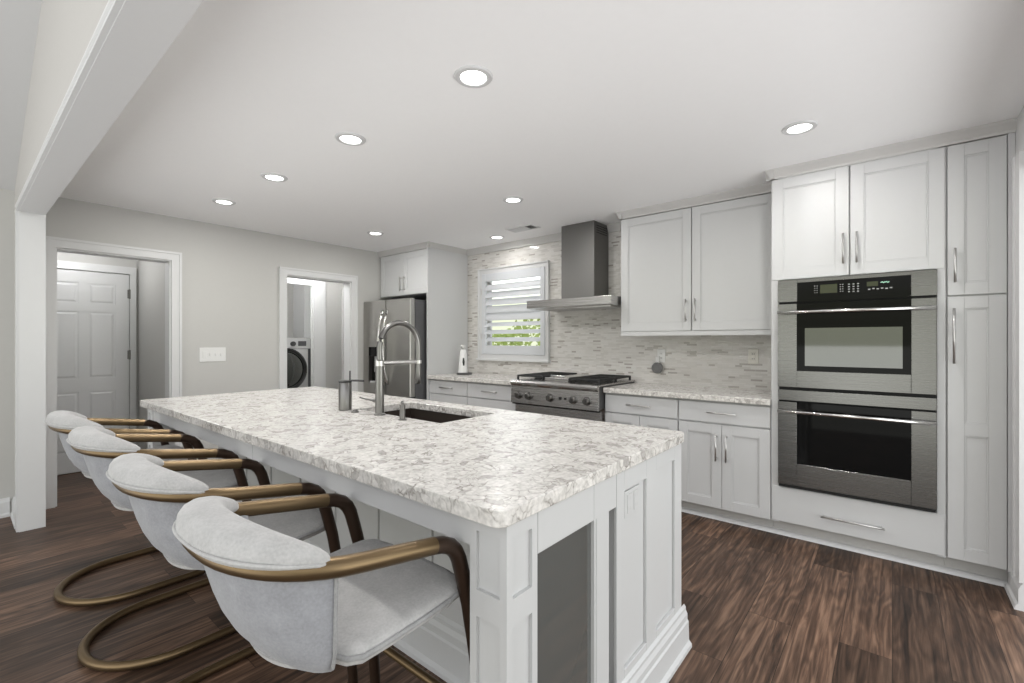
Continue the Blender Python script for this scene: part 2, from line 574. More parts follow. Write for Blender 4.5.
def casing(name, y0, y1, top, w=0.078, t=0.02, x=LX):
    bm = B()
    for a, b in ((y0 - w, y0), (y1, y1 + w)):
        box(bm, x, x + t, a, b, 0, top + w)
    box(bm, x, x + t, y0, y1, top, top + w)
    # raised outer band
    for a, b in ((y0 - w, y0 - w + 0.02), (y1 + w - 0.02, y1 + w)):
        box(bm, x + t, x + t + 0.008, a, b, 0, top + w)
    box(bm, x + t, x + t + 0.008, y0 - w + 0.02, y1 + w - 0.02, top + w - 0.02, top + w)
    # jamb lining
    box(bm, x - 0.14, x, y0 - 0.003, y0 + 0.012, 0, top)
    box(bm, x - 0.14, x, y1 - 0.012, y1 + 0.003, 0, top)
    box(bm, x - 0.14, x, y0 + 0.012, y1 - 0.012, top - 0.012, top + 0.003)
    return struct(name, bm, M['trim'])


casing('trim_1', A0, A1, AT)
casing('trim_2', D0, D1, DT)

# header wall between kitchen and living room: stub, beam
bm = B()
box(bm, LX, -4.6, 0.295, 0.415, 0, 3.3)
box(bm, -4.6, 1.6, 0.295, 0.415, 2.20, 5.05)
struct('wall_partition', bm, M['wallw'])
bm = B()                                               # white lining of the opening
box(bm, -4.61, -4.588, 0.287, 0.416, 0, 2.19)
box(bm, -4.61, 1.6, 0.287, 0.416, 2.188, 2.204)
struct('trim_3', bm, M['trim'])
bm = B()                                               # casing on the living-room side
prism_x(bm, [(0.295, 2.193), (0.272, 2.193), (0.272, 2.202), (0.281, 2.206), (0.281, 2.224), (0.273, 2.229), (0.273, 2.240), (0.284, 2.246), (0.284, 2.256), (0.295, 2.259)], -4.68, 1.6)
box(bm, -4.69, -4.60, 0.275, 0.296, 0, 2.20)
struct('trim_4', bm, M['trim'])
bm = B()
prism_x(bm, [(0.295, 0), (0.272, 0), (0.272, 0.02), (0.280, 0.03), (0.280, 0.11), (0.288, 0.135), (0.295, 0.14)], LX, -4.69)
prism_y(bm, [(LX, 0), (LX + 0.023, 0), (LX + 0.023, 0.02), (LX + 0.015, 0.03), (LX + 0.015, 0.11), (LX + 0.006, 0.135), (LX, 0.14)], -4.2, 0.27)
struct('baseboard_left', bm, M['trim'])
# vaulted living-room ceiling, rising to the right
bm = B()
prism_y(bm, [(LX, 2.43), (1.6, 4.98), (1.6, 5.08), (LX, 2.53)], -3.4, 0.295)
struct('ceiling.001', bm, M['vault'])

# right wall: short return beside the tall cabinets, then a wide opening with white casing
bm = B()
box(bm, RX, RX + 0.12, 3.30, BY, 0, CZ)
box(bm, RX, RX + 0.12, 0.425, 3.30, 2.13, CZ)
box(bm, RX, RX + 0.12, 0.425, 0.6, 0, 2.13)
struct('wall_right', bm, M['trim'])
bm = B()
box(bm, RX - 0.018, RX, 3.275, 3.385, 0.135, 2.22)
box(bm, RX - 0.026, RX - 0.018, 3.362, 3.385, 0.135, 2.22)
box(bm, RX - 0.002, RX + 0.122, 3.285, 3.30, 0, 2.13)
struct('trim_5', bm, M['trim'])
bm = B()
prism_y(bm, [(RX, 0), (RX - 0.034, 0), (RX - 0.030, 0.02), (RX - 0.020, 0.03), (RX - 0.020, 0.10), (RX - 0.010, 0.125), (RX, 0.14)], 3.28, 3.54)
struct('baseboard_right', bm, M['trim'])

# quarter round under the tall cabinets and the base run
bm = B()
prism_x(bm, [(3.575, 0), (3.543, 0), (3.548, 0.014), (3.558, 0.022), (3.575, 0.026)], -4.10, 0.47)
struct('trim_6', bm, M['trim'])

# crown runs up to the ceiling
def crown_prof(y, s=1, z0=2.378):
    return [(y + 0.02, z0), (y - 0.004, z0), (y - 0.006, z0 + 0.014), (y - 0.028, CZ - 0.012), (y - 0.032, CZ), (y + 0.02, CZ)]
def crown_prof_x(x, z0=2.378):
    return [(x - 0.02, z0), (x + 0.004, z0), (x + 0.006, z0 + 0.014), (x + 0.028, CZ - 0.012), (x + 0.032, CZ), (x - 0.02, CZ)]
bm = B()
prism_x(bm, crown_prof(FY), -0.655, RX)                       # tall cabinets
prism_y(bm, [(2 * -0.625 - x, z) for x, z in crown_prof_x(-0.625)], 3.45, 3.78)
prism_x(bm, crown_prof(3.76), -1.855, -0.625)                 # wall cabinet
prism_y(bm, [(2 * -1.855 - x, z) for x, z in crown_prof_x(-1.855)], 3.73, BY)
prism_x(bm, crown_prof(BY - 0.021, z0=2.368), -4.105, -2.53)           # along the tiled wall
prism_x(bm, crown_prof(BY - 0.021, z0=2.368), -2.15, -1.855)
prism_x(bm, crown_prof(FY), LX, -4.078)                       # fridge surround
prism_y(bm, crown_prof_x(-4.105), 3.45, BY)
struct('trim_7', bm, M['crown'])

# hall behind the first opening
bm = B()
box(bm, -6.36, -6.25, -0.3, 1.38, 0, 2.44)
box(bm, -6.25, LX - 0.12, A1, A1 + 0.1, 0, 2.44)
box(bm, -6.36, LX - 0.12, -0.4, -0.3, 0, 2.44)
struct('wall_hall', bm, M['wall'])
bm = B(); box(bm, -6.36, LX - 0.12, -0.4, 1.38, 2.44, 2.5)
struct('ceiling.002', bm, M['wall'])
# six-panel door
def panel_door(name, x, y0, y1, z0, z1, panels, m):
    """a door leaf facing +x whose raised panels are (y0, y1, z0, z1)"""
    bm = B()
    box(bm, x - 0.035, x - 0.006, y0, y1, z0, z1)
    ys = sorted({y0, y1, *[p[0] for p in panels], *[p[1] for p in panels]})
    zs = sorted({z0, z1, *[p[2] for p in panels], *[p[3] for p in panels]})
    for i in range(len(ys) - 1):
        for j in range(len(zs) - 1):
            cy, cz = (ys[i] + ys[i + 1]) / 2, (zs[j] + zs[j + 1]) / 2
            if not any(p[0] < cy < p[1] and p[2] < cz < p[3] for p in panels):
                box(bm, x - 0.006, x, ys[i], ys[i + 1], zs[j], zs[j + 1])
    for p in panels:
        g = 0.014
        a = [bm.verts.new((x - 0.006, yy, zz)) for yy, zz in ((p[0] + g, p[2] + g), (p[1] - g, p[2] + g), (p[1] - g, p[3] - g), (p[0] + g, p[3] - g))]
        h = 0.03
        b = [bm.verts.new((x - 0.0005, yy, zz)) for yy, zz in ((p[0] + h, p[2] + h), (p[1] - h, p[2] + h), (p[1] - h, p[3] - h), (p[0] + h, p[3] - h))]
        bm.faces.new(b)
        for i in range(4):
            bm.faces.new((a[i], a[(i + 1) % 4], b[(i + 1) % 4], b[i]))
    return struct(name, bm, m)
dp = []
for a, b in ((0.60, 0.795), (0.865, 1.075)):
    dp += [(a, b, 0.20, 0.80), (a, b, 0.93, 1.60), (a, b, 1.68, 1.885)]
d1 = panel_door('door_1', -6.225, 0.49, 1.185, 0.01, 2.00, dp, M['trim'])
bm = B(); cyl(bm, (-6.225, 0.56, 0.95), (-6.19, 0.56, 0.95), 0.012)
tube(bm, [(-6.195, 0.56, 0.95), (-6.185, 0.56, 0.95), (-6.165, 0.56, 0.95), (-6.155, 0.56, 0.95)], 0.026, 16, radii=[0.5, 0.95, 1, 0.6])
obj('door_knob', bm, M['nickel'], d1, smooth=True)
for z in (1.80, 1.16, 0.25):
    bm = B(); box(bm, -6.226, -6.223, 1.172, 1.193, z - 0.045, z + 0.045); cyl(bm, (-6.217, 1.19, z - 0.05), (-6.217, 1.19, z + 0.05), 0.009, 10)
    obj('door_hinge', bm, M['fsteel'], d1)
bm = B()
box(bm, -6.25, -6.215, 1.19, 1.245, 0, 2.085); box(bm, -6.25, -6.215, 0.42, 0.485, 0, 2.085); box(bm, -6.25, -6.215, 0.485, 1.19, 2.01, 2.085)
struct('trim_8', bm, M['trim'])

# passage and laundry behind the second opening
PX = -5.85
bm = B()
box(bm, PX - 0.03, PX, 3.0, 4.2, 0, CZ)
box(bm, PX - 0.1, PX, 1.9, 3.0, 2.04, CZ)
box(bm, PX, LX - 0.12, 3.95, 4.05, 0, CZ)
box(bm, PX - 1.5, LX - 0.12, 1.8, 1.9, 0, CZ)
box(bm, PX - 1.5, PX - 1.4, 1.9, 4.2, 0, CZ)
struct('wall_laundry', bm, M['wall'])
bm = B(); box(bm, PX - 1.5, LX - 0.12, 1.8, 4.2, CZ, CZ + 0.06)
struct('ceiling.003', bm, M['ceil'])
bm = B()
box(bm, PX, PX + 0.02, 3.0, 3.165, 0, 2.125); box(bm, PX, PX + 0.02, 2.0, 3.0, 2.03, 2.125)
box(bm, PX - 0.032, PX, 2.985, 3.0, 0, 2.04)
struct('trim_9', bm, M['trim'])
d2 = panel_door('door_2', PX + 0.03, 3.41, 3.92, 0.01, 2.04, [(3.50, 3.83, 1.55, 1.93), (3.50, 3.83, 0.2, 1.28)], M['trim'])
bm = B(); box(bm, PX - 1.4, PX - 1.05, 3.40, 4.1, 1.36, 2.2)
o = obj('wall_cupboard', bm, M['cab'], bevel=0.003); tag(o, 'plain white wall cupboard above the washing machine in the laundry', 'cupboard')


# ------------------------------------------------------------------ cabinet helpers
def shaker(name, par, x0, x1, z0, z1, y=FY, st=0.066, t=0.02, mids=()):
    """one framed door leaf facing -y with recessed panel(s)"""
    bm = B()
    g = 0.0018
    x0 += g; x1 -= g; z0 += g; z1 -= g
    box(bm, x0, x1, y + 0.009, y + t, z0, z1)
    box(bm, x0, x0 + st, y, y + 0.009, z0, z1)
    box(bm, x1 - st, x1, y, y + 0.009, z0, z1)
    zs = [z0, *[v for m_ in mids for v in (m_ - st / 2, m_ + st / 2)], z1]
    box(bm, x0 + st, x1 - st, y, y + 0.009, z0, z0 + st)
    box(bm, x0 + st, x1 - st, y, y + 0.009, z1 - st, z1)
    for m_ in mids:
        box(bm, x0 + st, x1 - st, y, y + 0.009, m_ - st / 2, m_ + st / 2)
    # stepped inner bead
    edges = [z0 + st, *[v for m_ in mids for v in (m_ - st / 2, m_ + st / 2)], z1 - st]
    for a, b in zip(edges[::2], edges[1::2]):
        w = 0.008
        box(bm, x0 + st, x0 + st + w, y + 0.0045, y + 0.009, a, b); box(bm, x1 - st - w, x1 - st, y + 0.0045, y + 0.009, a, b)
        box(bm, x0 + st + w, x1 - st - w, y + 0.0045, y + 0.009, a, a + w); box(bm, x0 + st + w, x1 - st - w, y + 0.0045, y + 0.009, b - w, b)
    return obj(name, bm, M['cab'], par, bevel=0.0012, seg=1)


def slab_front(name, par, x0, x1, z0, z1, y=FY):
    bm = B(); g = 0.0018
    box(bm, x0 + g, x1 - g, y, y + 0.02, z0 + g, z1 - g)
    return obj(name, bm, M['cab'], par, bevel=0.003)


def pull(par, x, z, L, vert, y=FY):
    bm = B(); h = L / 2; s = h - 0.018; o = 0.03
    if vert:
        cyl(bm, (x, y - o, z - h), (x, y - o, z + h), 0.006, 10)
        for k in (-s, s):
            cyl(bm, (x, y - o, z + k), (x, y, z + k), 0.0048, 8)
    else:
        cyl(bm, (x - h, y - o, z), (x + h, y - o, z), 0.006, 10)
        for k in (-s, s):
            cyl(bm, (x + k, y - o, z), (x + k, y, z), 0.0048, 8)
    return obj('handle', bm, M['nickel'], par, smooth=True)


def base_cabinet(x0, x1, label, doors=2):
    t = thing('base_cabinet', label, 'cabinet', ((x0 + x1) / 2, 3.8, 0))
    bm = B(); box(bm, x0, x1, FY + 0.021, BY - 0.004, 0.105, 0.874)
    obj('carcass', bm, M['cab'], t)
    bm = B(); box(bm, x0, x1, 3.575, 3.60, 0.0, 0.105)
    obj('toe_kick', bm, M['toe'], t)
    d = slab_front('drawer', t, x0 + 0.002, x1 - 0.002, 0.714, 0.862)
    pull(d, (x0 + x1) / 2, 0.79, 0.20, False)
    if doors == 2:
        m_ = (x0 + x1) / 2
        a = shaker('door', t, x0 + 0.002, m_, 0.105, 0.708); pull(a, m_ - 0.034, 0.545, 0.19, True)
        b = shaker('door', t, m_, x1 - 0.002, 0.105, 0.708); pull(b, m_ + 0.034, 0.545, 0.19, True)
    else:
        for z0, z1 in ((0.41, 0.708), (0.105, 0.404)):
            w = slab_front('drawer', t, x0 + 0.002, x1 - 0.002, z0, z1); pull(w, (x0 + x1) / 2, (z0 + z1) / 2, 0.20, False)
    return t


# ------------------------------------------------------------------ tall cabinets
TX0, TX1 = -0.625, 0.2265
t = thing('oven_cabinet', 'white tall cabinet housing the double wall oven, two doors above and a drawer below', 'cabinet', (-0.2, 3.8, 0))
OX0, OX1, OZ0, OZ1 = -0.582, 0.191, 0.352, 1.699
bm = B()
box(bm, TX0, OX0, FY + 0.004, BY - 0.004, 0.105, 2.40)
box(bm, OX1, TX1, FY + 0.004, BY - 0.004, 0.105, 2.40)
box(bm, OX0, OX1, FY + 0.021, BY - 0.004, OZ1, 2.40)
box(bm, OX0, OX1, FY + 0.021, BY - 0.004, 0.105, OZ0)
box(bm, OX0, OX1, BY - 0.06, BY - 0.004, OZ0, OZ1)
box(bm, TX0, TX1, FY + 0.004, FY + 0.03, 2.372, 2.40)
obj('carcass', bm, M['cab'], t, bevel=0.0015, seg=1)
bm = B(); box(bm, TX0, TX1, 3.575, 3.60, 0, 0.105); obj('toe_kick', bm, M['toe'], t)
a = shaker('door', t, -0.623, -0.2035, 1.704, 2.374); pull(a, -0.232, 1.868, 0.185, True)
b = shaker('door', t, -0.1995, 0.2235, 1.704, 2.374); pull(b, -0.166, 1.868, 0.185, True)
d = slab_front('drawer', t, -0.622, 0.2235, 0.112, 0.346); pull(d, -0.19, 0.206, 0.31, False)

t = thing('pantry_cabinet', 'narrow white pantry cabinet at the far right, one short door over one long door', 'cabinet', (0.35, 3.8, 0))
bm = B()
box(bm, TX1 + 0.001, 0.462, FY + 0.021, BY - 0.004, 0.105, 2.40)
box(bm, 0.462, RX - 0.001, FY + 0.004, FY + 0.05, 0.105, 2.40)
obj('carcass', bm, M['cab'], t)
bm = B(); box(bm, TX1 + 0.001, RX - 0.001, 3.575, 3.60, 0, 0.112); obj('toe_kick', bm, M['toe'], t)
a = shaker('door', t, 0.2325, 0.460, 1.551, 2.374); pull(a, 0.262, 1.713, 0.185, True)
b = shaker('door', t, 0.2325, 0.460, 0.112, 1.547, mids=(0.824,)); pull(b, 0.258, 1.33, 0.30, True)

# ------------------------------------------------------------------ double wall oven
t = thing('double_wall_oven', 'stainless double wall oven with two black glass doors and bar handles', 'oven', (-0.19, 3.46, 0.35))
oy = 3.462
bm = B(); box(bm, OX0 + 0.004, OX1 - 0.004, oy + 0.018, BY - 0.07, OZ0 + 0.003, OZ1 - 0.003)
obj('housing', bm, M['gasket'], t)
gx0, gx1 = -0.474, 0.082
bm = B()
box(bm, OX0, gx0, oy, oy + 0.02, 1.557, 1.700); box(bm, gx1, OX1, oy, oy + 0.02, 1.557, 1.700)
box(bm, gx0, gx1, oy, oy + 0.02, 1.678, 1.700)
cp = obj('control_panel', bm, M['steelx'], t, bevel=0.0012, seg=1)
bm = B(); box(bm, gx0, gx1, oy + 0.002, oy + 0.02, 1.553, 1.678)
obj('control_glass', bm, M['bglass'], cp)
for a in ((-0.350, -0.262, 1.602), (-0.118, -0.065, 1.628)):
    bm = B(); box(bm, a[0], a[1], oy + 0.0008, oy + 0.003, a[2], 1.655)
    obj('display', bm, M['oled'], cp)
for dx in (0.0, 0.020):
    bm = B()
    x = -0.098 + dx + 0.055
    tube(bm, [(x - 0.010, oy + 0.0005, 1.645), (x - 0.003, oy + 0.0005, 1.652), (x + 0.002, oy + 0.0005, 1.643), (x + 0.009, oy + 0.0005, 1.650)], 0.0016, 6)
    obj('clock_digit', bm, M['green'], cp)
def key(x0, x1, z0, z1):
    bm = B(); box(bm, x0, x1, oy + 0.0008, oy + 0.003, z0, z1)
    obj('key', bm, M['legend'], cp)
for i in range(4):
    for x in (-0.378, -0.366, -0.246, -0.234):
        key(x - 0.003, x + 0.003, 1.606 + i * 0.014, 1.6095 + i * 0.014)
for i in range(4):
    for j in range(3):
        key(-0.208 + j * 0.022, -0.199 + j * 0.022, 1.600 + i * 0.015, 1.606 + i * 0.015)
for i in range(6):
    key(-0.112 + i * 0.02, -0.101 + i * 0.02, 1.607 + (i % 2) * 0.003, 1.613 + (i % 2) * 0.003)


def oven_door(z0, z1, gz0, wz0, wz1, hz, wx0, wx1, wm):
    bm = B(); y0, y1 = oy - 0.012, oy + 0.018
    box(bm, OX0 + 0.002, gx0, y0, y1, z0, z1); box(bm, gx1, OX1 - 0.002, y0, y1, z0, z1)
    box(bm, gx0, gx1, y0, y1, z0, gz0)
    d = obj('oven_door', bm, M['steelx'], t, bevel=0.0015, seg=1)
    bm = B(); box(bm, gx0, gx1, y0 + 0.001, y1, gz0, z1)
    obj('door_glass', bm, M['bglass'], d)
    bm = B(); box(bm, wx0, wx1, y0 - 0.0004, y0 + 0.002, wz0, wz1)
    obj('window_glass', bm, wm, d)
    bm = B(); hy = y0 - 0.042
    cyl(bm, (OX0 + 0.006, hy, hz), (OX1 - 0.006, hy, hz), 0.0105, 14)
    for x in (OX0 + 0.06, OX1 - 0.06):
        cyl(bm, (x, hy, hz), (x, y0, hz), 0.009, 10)
    obj('handle', bm, M['chrome'], d, smooth=True)
    return d


oven_door(1.005, 1.543, 1.112, 1.145, 1.385, 1.487, -0.430, 0.045, M['owin'])
oven_door(0.372, 0.908, 0.512, 0.545, 0.800, 0.851, -0.430, 0.045, M['bglass'])
bm = B(); box(bm, OX0 + 0.002, OX1 - 0.002, oy - 0.008, oy + 0.018, 0.918, 0.986)
obj('vent_strip', bm, M['steelx'], t, bevel=0.0012, seg=1)
bm = B(); box(bm, OX0 + 0.004, OX1 - 0.006, oy - 0.002, oy + 0.018, 0.352, 0.368)
obj('bottom_vent', bm, M['gasket'], t)

# ------------------------------------------------------------------ base cabinets right of the rangetop, wall cabinet
base_cabinet(-1.862, -1.248, 'white base cabinet just right of the rangetop, partly hidden by the island')
base_cabinet(-1.246, -0.627, 'white base cabinet with drawer and two doors, against the oven cabinet')
base_cabinet(-3.488, -2.82, 'white drawer cabinet just left of the rangetop', 0)
base_cabinet(-4.103, -3.490, 'white drawer cabinet beside the refrigerator panel', 0)

def worktop(x0, x1, label):
    bm = B(); box(bm, x0, x1, 3.448, BY - 0.002, 0.875, 0.915)
    o = obj('countertop', bm, M['quartz'], bevel=0.004)
    tag(o, label, 'countertop')
worktop(-1.862, -0.627, 'speckled quartz countertop right of the rangetop')
worktop(-4.103, -2.80, 'speckled quartz countertop under the window, left of the rangetop')

UY = 3.76
t = thing('wall_cabinet', 'white two-door wall cabinet between the range hood and the ovens', 'cabinet', (-1.24, 3.9, 1.37))
bm = B(); box(bm, -1.853, -0.627, UY + 0.021, BY - 0.004, 1.385, 2.40)
obj('carcass', bm, M['cab'], t)
bm = B(); box(bm, -1.853, -0.627, UY, UY + 0.03, 1.348, 1.384)
obj('light_rail', bm, M['cab'], t, bevel=0.002)
a = shaker('door', t, -1.853, -1.2415, 1.386, 2.374, UY); pull(a, -1.279, 1.55, 0.185, True, UY)
b = shaker('door', t, -1.2375, -0.627, 1.386, 2.374, UY); pull(b, -1.207, 1.55, 0.185, True, UY)

# ------------------------------------------------------------------ refrigerator and its surround
t = thing('refrigerator_cabinet', 'white cabinet over the refrigerator with a full-height side panel', 'cabinet', (-4.6, 3.8, 0))
bm = B(); box(bm, LX + 0.004, -4.126, FY + 0.021, BY - 0.004, 1.86, 2.40)
obj('carcass', bm, M['cab'], t)
bm = B(); box(bm, -4.125, -4.105, FY - 0.02, BY - 0.004, 0, 2.40)
obj('side_panel', bm, M['cab'], t, bevel=0.002)
m_ = -4.585
a = shaker('door', t, LX + 0.03, m_, 1.862, 2.374); pull(a, m_ - 0.035, 2.0, 0.175, True)
b = shaker('door', t, m_, -4.128, 1.862, 2.374); pull(b, m_ + 0.035, 2.0, 0.175, True)

t = thing('refrigerator', 'stainless french door refrigerator with a dispenser in its left door', 'refrigerator', (-4.6, 3.6, 0))
rx0, rx1, ry = LX + 0.02, -4.15, 3.245
bm = B(); box(bm, rx0 + 0.01, rx1 - 0.004, ry + 0.075, 4.04, 0.02, 1.775)
obj('body', bm, M['fside'], t, bevel=0.004)
sp_ = -4.605
for nm, x0, x1 in (('left', rx0, sp_ - 0.003), ('right', sp_ + 0.003, rx1)):
    bm = B()
    if nm == 'left':
        dx0, dx1, dz0, dz1 = -4.955, -4.735, 0.80, 1.235
        box(bm, x0, dx0, ry, ry + 0.07, 0.675, 1.79); box(bm, dx1, x1, ry, ry + 0.07, 0.675, 1.79)
        box(bm, dx0, dx1, ry, ry + 0.07, 0.675, dz0); box(bm, dx0, dx1, ry, ry + 0.07, dz1, 1.79)
    else:
        box(bm, x0, x1, ry, ry + 0.07, 0.675, 1.79)
    d = obj('door', bm, M['steelz'], t, bevel=0.008 if nm == 'right' else 0.0)
    if nm == 'left':
        bm = B(); box(bm, dx0, dx1, ry + 0.05, ry + 0.068, dz0, dz1); box(bm, dx0, dx1, ry + 0.004, ry + 0.05, dz1 - 0.11, dz1)
        dd = obj('dispenser', bm, M['bglass'], d)
        bm = B(); box(bm, dx0 + 0.03, dx1 - 0.03, ry - 0.004, ry + 0.05, dz0, dz0 + 0.02)
        obj('drip_tray', bm, M['lightgrey'], d, bevel=0.003)
        bm = B(); box(bm, -4.875, -4.815, ry + 0.03, ry + 0.045, 0.93, 1.12)
        obj('paddle', bm, M['lightgrey'], d, bevel=0.003)
    hx = sp_ + (-0.045 if nm == 'left' else 0.045)
    bm = B()
    tube(bm, [(hx, ry - 0.075 * math.sin(PI * i / 20) ** 0.7 if 0 < i < 20 else ry, 0.80 + 0.87 * i / 20) for i in range(21)], 0.014, 12)
    obj('handle', bm, M['chrome'], d, smooth=True)
bm = B(); box(bm, rx0, rx1, ry, ry + 0.07, 0.06, 0.655)
d = obj('freezer_drawer', bm, M['steelz'], t, bevel=0.008)
bm = B(); cyl(bm, (rx0 + 0.08, ry - 0.05, 0.58), (rx1 - 0.08, ry - 0.05, 0.58), 0.014)
for x in (rx0 + 0.12, rx1 - 0.12):
    cyl(bm, (x, ry - 0.05, 0.58), (x, ry, 0.58), 0.012, 10)
obj('handle', bm, M['chrome'], d, smooth=True)

# ------------------------------------------------------------------ rangetop
t = thing('rangetop', 'stainless gas rangetop with five front knobs and black grates', 'rangetop', (-2.33, 3.7, 0.66))
gx0, gx1 = -2.797, -1.868
bm = B(); box(bm, gx0 + 0.004, gx1 - 0.004, 3.40, BY - 0.03, 0.735, 0.925)
obj('body', bm, M['dgrey'], t)
bm = B()
prism_x(bm, [(3.40, 0.725), (3.372, 0.725), (3.382, 0.885), (3.372, 0.893), (3.362, 0.905), (3.362, 0.92), (3.372, 0.935), (3.40, 0.940)], gx0, gx1)
fp = obj('front_panel', bm, M['steelr'], t, bevel=0.002)
bm = B(); box(bm, gx0, gx1, 3.40, BY - 0.02, 0.925, 0.940)
obj('deck', bm, M['steelr'], t, bevel=0.002)
bm = B(); box(bm, gx0, gx1, 3.395, 3.42, 0.71, 0.726)
obj('shadow_gap', bm, M['gasket'], t)
bm = B(); box(bm, gx0 + 0.012, gx1 - 0.006, 3.43, 3.46, 0.60, 0.712)
obj('lower_panel', bm, M['steelr'], t)
for x in (-2.70, -2.583, -2.345, -2.105, -1.97):
    bm = B()
    tube(bm, [(x, 3.381, 0.80), (x, 3.372, 0.80), (x, 3.369, 0.80)], 0.038, 20, radii=[1, 1, 0.92])
    tube(bm, [(x, 3.37, 0.80), (x, 3.342, 0.80), (x, 3.338, 0.80)], 0.030, 20, radii=[1, 0.9, 0.75])
    box(bm, x - 0.006, x + 0.006, 3.330, 3.340, 0.782, 0.822)
    sobj('knob', bm, M['fsteel'], fp)
for a in ((-2.255, -2.225, 0.79, 0.815), (-2.20, -2.175, 0.795, 0.812)):
    bm = B(); box(bm, a[0], a[1], 3.374, 3.381, a[2], a[3])
    obj('rocker_switch', bm, M['black'], fp, bevel=0.002)
for x0, x1 in ((gx0 + 0.02, gx0 + 0.325), (gx1 - 0.325, gx1 - 0.02)):
    bm = B(); y0, y1, z = 3.45, 4.03, 0.966
    for k in (0, 1):
        ya, yb = y0 + k * (y1 - y0) / 2 + 0.004, y0 + (k + 1) * (y1 - y0) / 2 - 0.004
        for a, b in (((x0, ya), (x1, ya)), ((x0, yb), (x1, yb))):
            box(bm, a[0], b[0], a[1] - 0.007, a[1] + 0.007, z, z + 0.016)
        for i in range(8):
            x = x0 + (x1 - x0) * i / 7
            box(bm, x - 0.006, x + 0.006, ya, yb, z, z + 0.016)
        for x in (x0 + 0.006, x1 - 0.006):
            for y in (ya, yb):
                box(bm, x - 0.008, x + 0.008, y - 0.008, y + 0.008, 0.938, z)
    obj('grate', bm, M['iron'], t)
    for y in (3.60, 3.88):
        bm = B()
        lathe(bm, (x0 + x1) / 2, y, [(0.05, 0.938), (0.05, 0.950), (0.035, 0.955), (0.030, 0.962)], 20)
        obj('burner', bm, M['black'], t)
bm = B(); box(bm, gx0 + 0.337, gx1 - 0.337, 3.45, 4.03, 0.938, 0.972)
obj('griddle', bm, M['steelr'], t, bevel=0.006)
bm = B(); cyl(bm, (-2.42, 3.50, 0.985), (-2.27, 3.50, 0.985), 0.008, 10); cyl(bm, (-2.40, 3.50, 0.985), (-2.40, 3.50, 0.97), 0.006, 8); cyl(bm, (-2.29, 3.50, 0.985), (-2.29, 3.50, 0.97), 0.006, 8)
obj('griddle_handle', bm, M['chrome'], t, smooth=True)

# ------------------------------------------------------------------ range hood
t = thing('range_hood', 'stainless chimney range hood on the tiled wall over the rangetop', 'range hood', (-2.33, 3.9, 1.62))
bm = B(); box(bm, -2.522, -2.156, 3.825, BY - 0.002, 1.695, CZ - 0.004)
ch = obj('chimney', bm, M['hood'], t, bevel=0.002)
bm = B()
for i in range(7):
    for j in range(4):
        y = 3.87 + i * 0.03; z = 2.33 + j * 0.022
        box(bm, -2.1575, -2.1545, y, y + 0.02, z, z + 0.008)
obj('vent_slots', bm, M['gasket'], ch)
bm = B()
prism_x(bm, [(3.605, 1.626), (3.603, 1.698), (BY - 0.003, 1.708), (BY - 0.003, 1.620), (3.66, 1.620)], -2.785, -1.868)
obj('canopy', bm, M['steelr'], t, bevel=0.002)
for x0, x1 in ((-2.74, -2.34), (-2.32, -1.92)):
    bm = B()
    for i in range(10):
        y = 3.70 + i * 0.034
        box(bm, x0, x1, y, y + 0.02, 1.613, 1.622)
    obj('filter', bm, M['nickel'], t)

# ------------------------------------------------------------------ window with plantation shutter
t = struct('window_1', B(), M['trim'])
bm = B()
CX0, CX1, CW0, CW1 = -3.905, -2.855, 1.095, 2.175
w = 0.062
for a in ((CX0, WX0 + 0.002, CW0, CW1), (WX1 - 0.002, CX1, CW0, CW1), (WX0, WX1, CW0, WZ0 + 0.002), (WX0, WX1, WZ1 - 0.002, CW1)):
    box(bm, a[0], a[1], BY - 0.022, BY, a[2], a[3])
box(bm, CX0, CX0 + 0.016, BY - 0.036, BY - 0.022, CW0, CW1); box(bm, CX1 - 0.016, CX1, BY - 0.036, BY - 0.022, CW0, CW1)
box(bm, CX0, CX1, BY - 0.036, BY - 0.022, CW1 - 0.016, CW1); box(bm, CX0 - 0.01, CX1 + 0.01, BY - 0.05, BY, CW0 - 0.022, CW0 + 0.002)
obj('window_casing', bm, M['trim'], t, bevel=0.002)
bm = B()
for a in ((WX0, WX0 + 0.04, WZ0, WZ1), (WX1 - 0.04, WX1, WZ0, WZ1), (WX0, WX1, WZ0, WZ0 + 0.04), (WX0, WX1, WZ1 - 0.04, WZ1), (WX0, WX1, 1.61, 1.65)):
    box(bm, a[0], a[1], BY + 0.09, BY + 0.12, a[2], a[3])
obj('window_sash', bm, M['trim'], t)
bm = B(); box(bm, WX0 + 0.04, WX1 - 0.04, BY + 0.102, BY + 0.106, WZ0 + 0.04, WZ1 - 0.04)
obj('window_pane', bm, M['pane'], t)

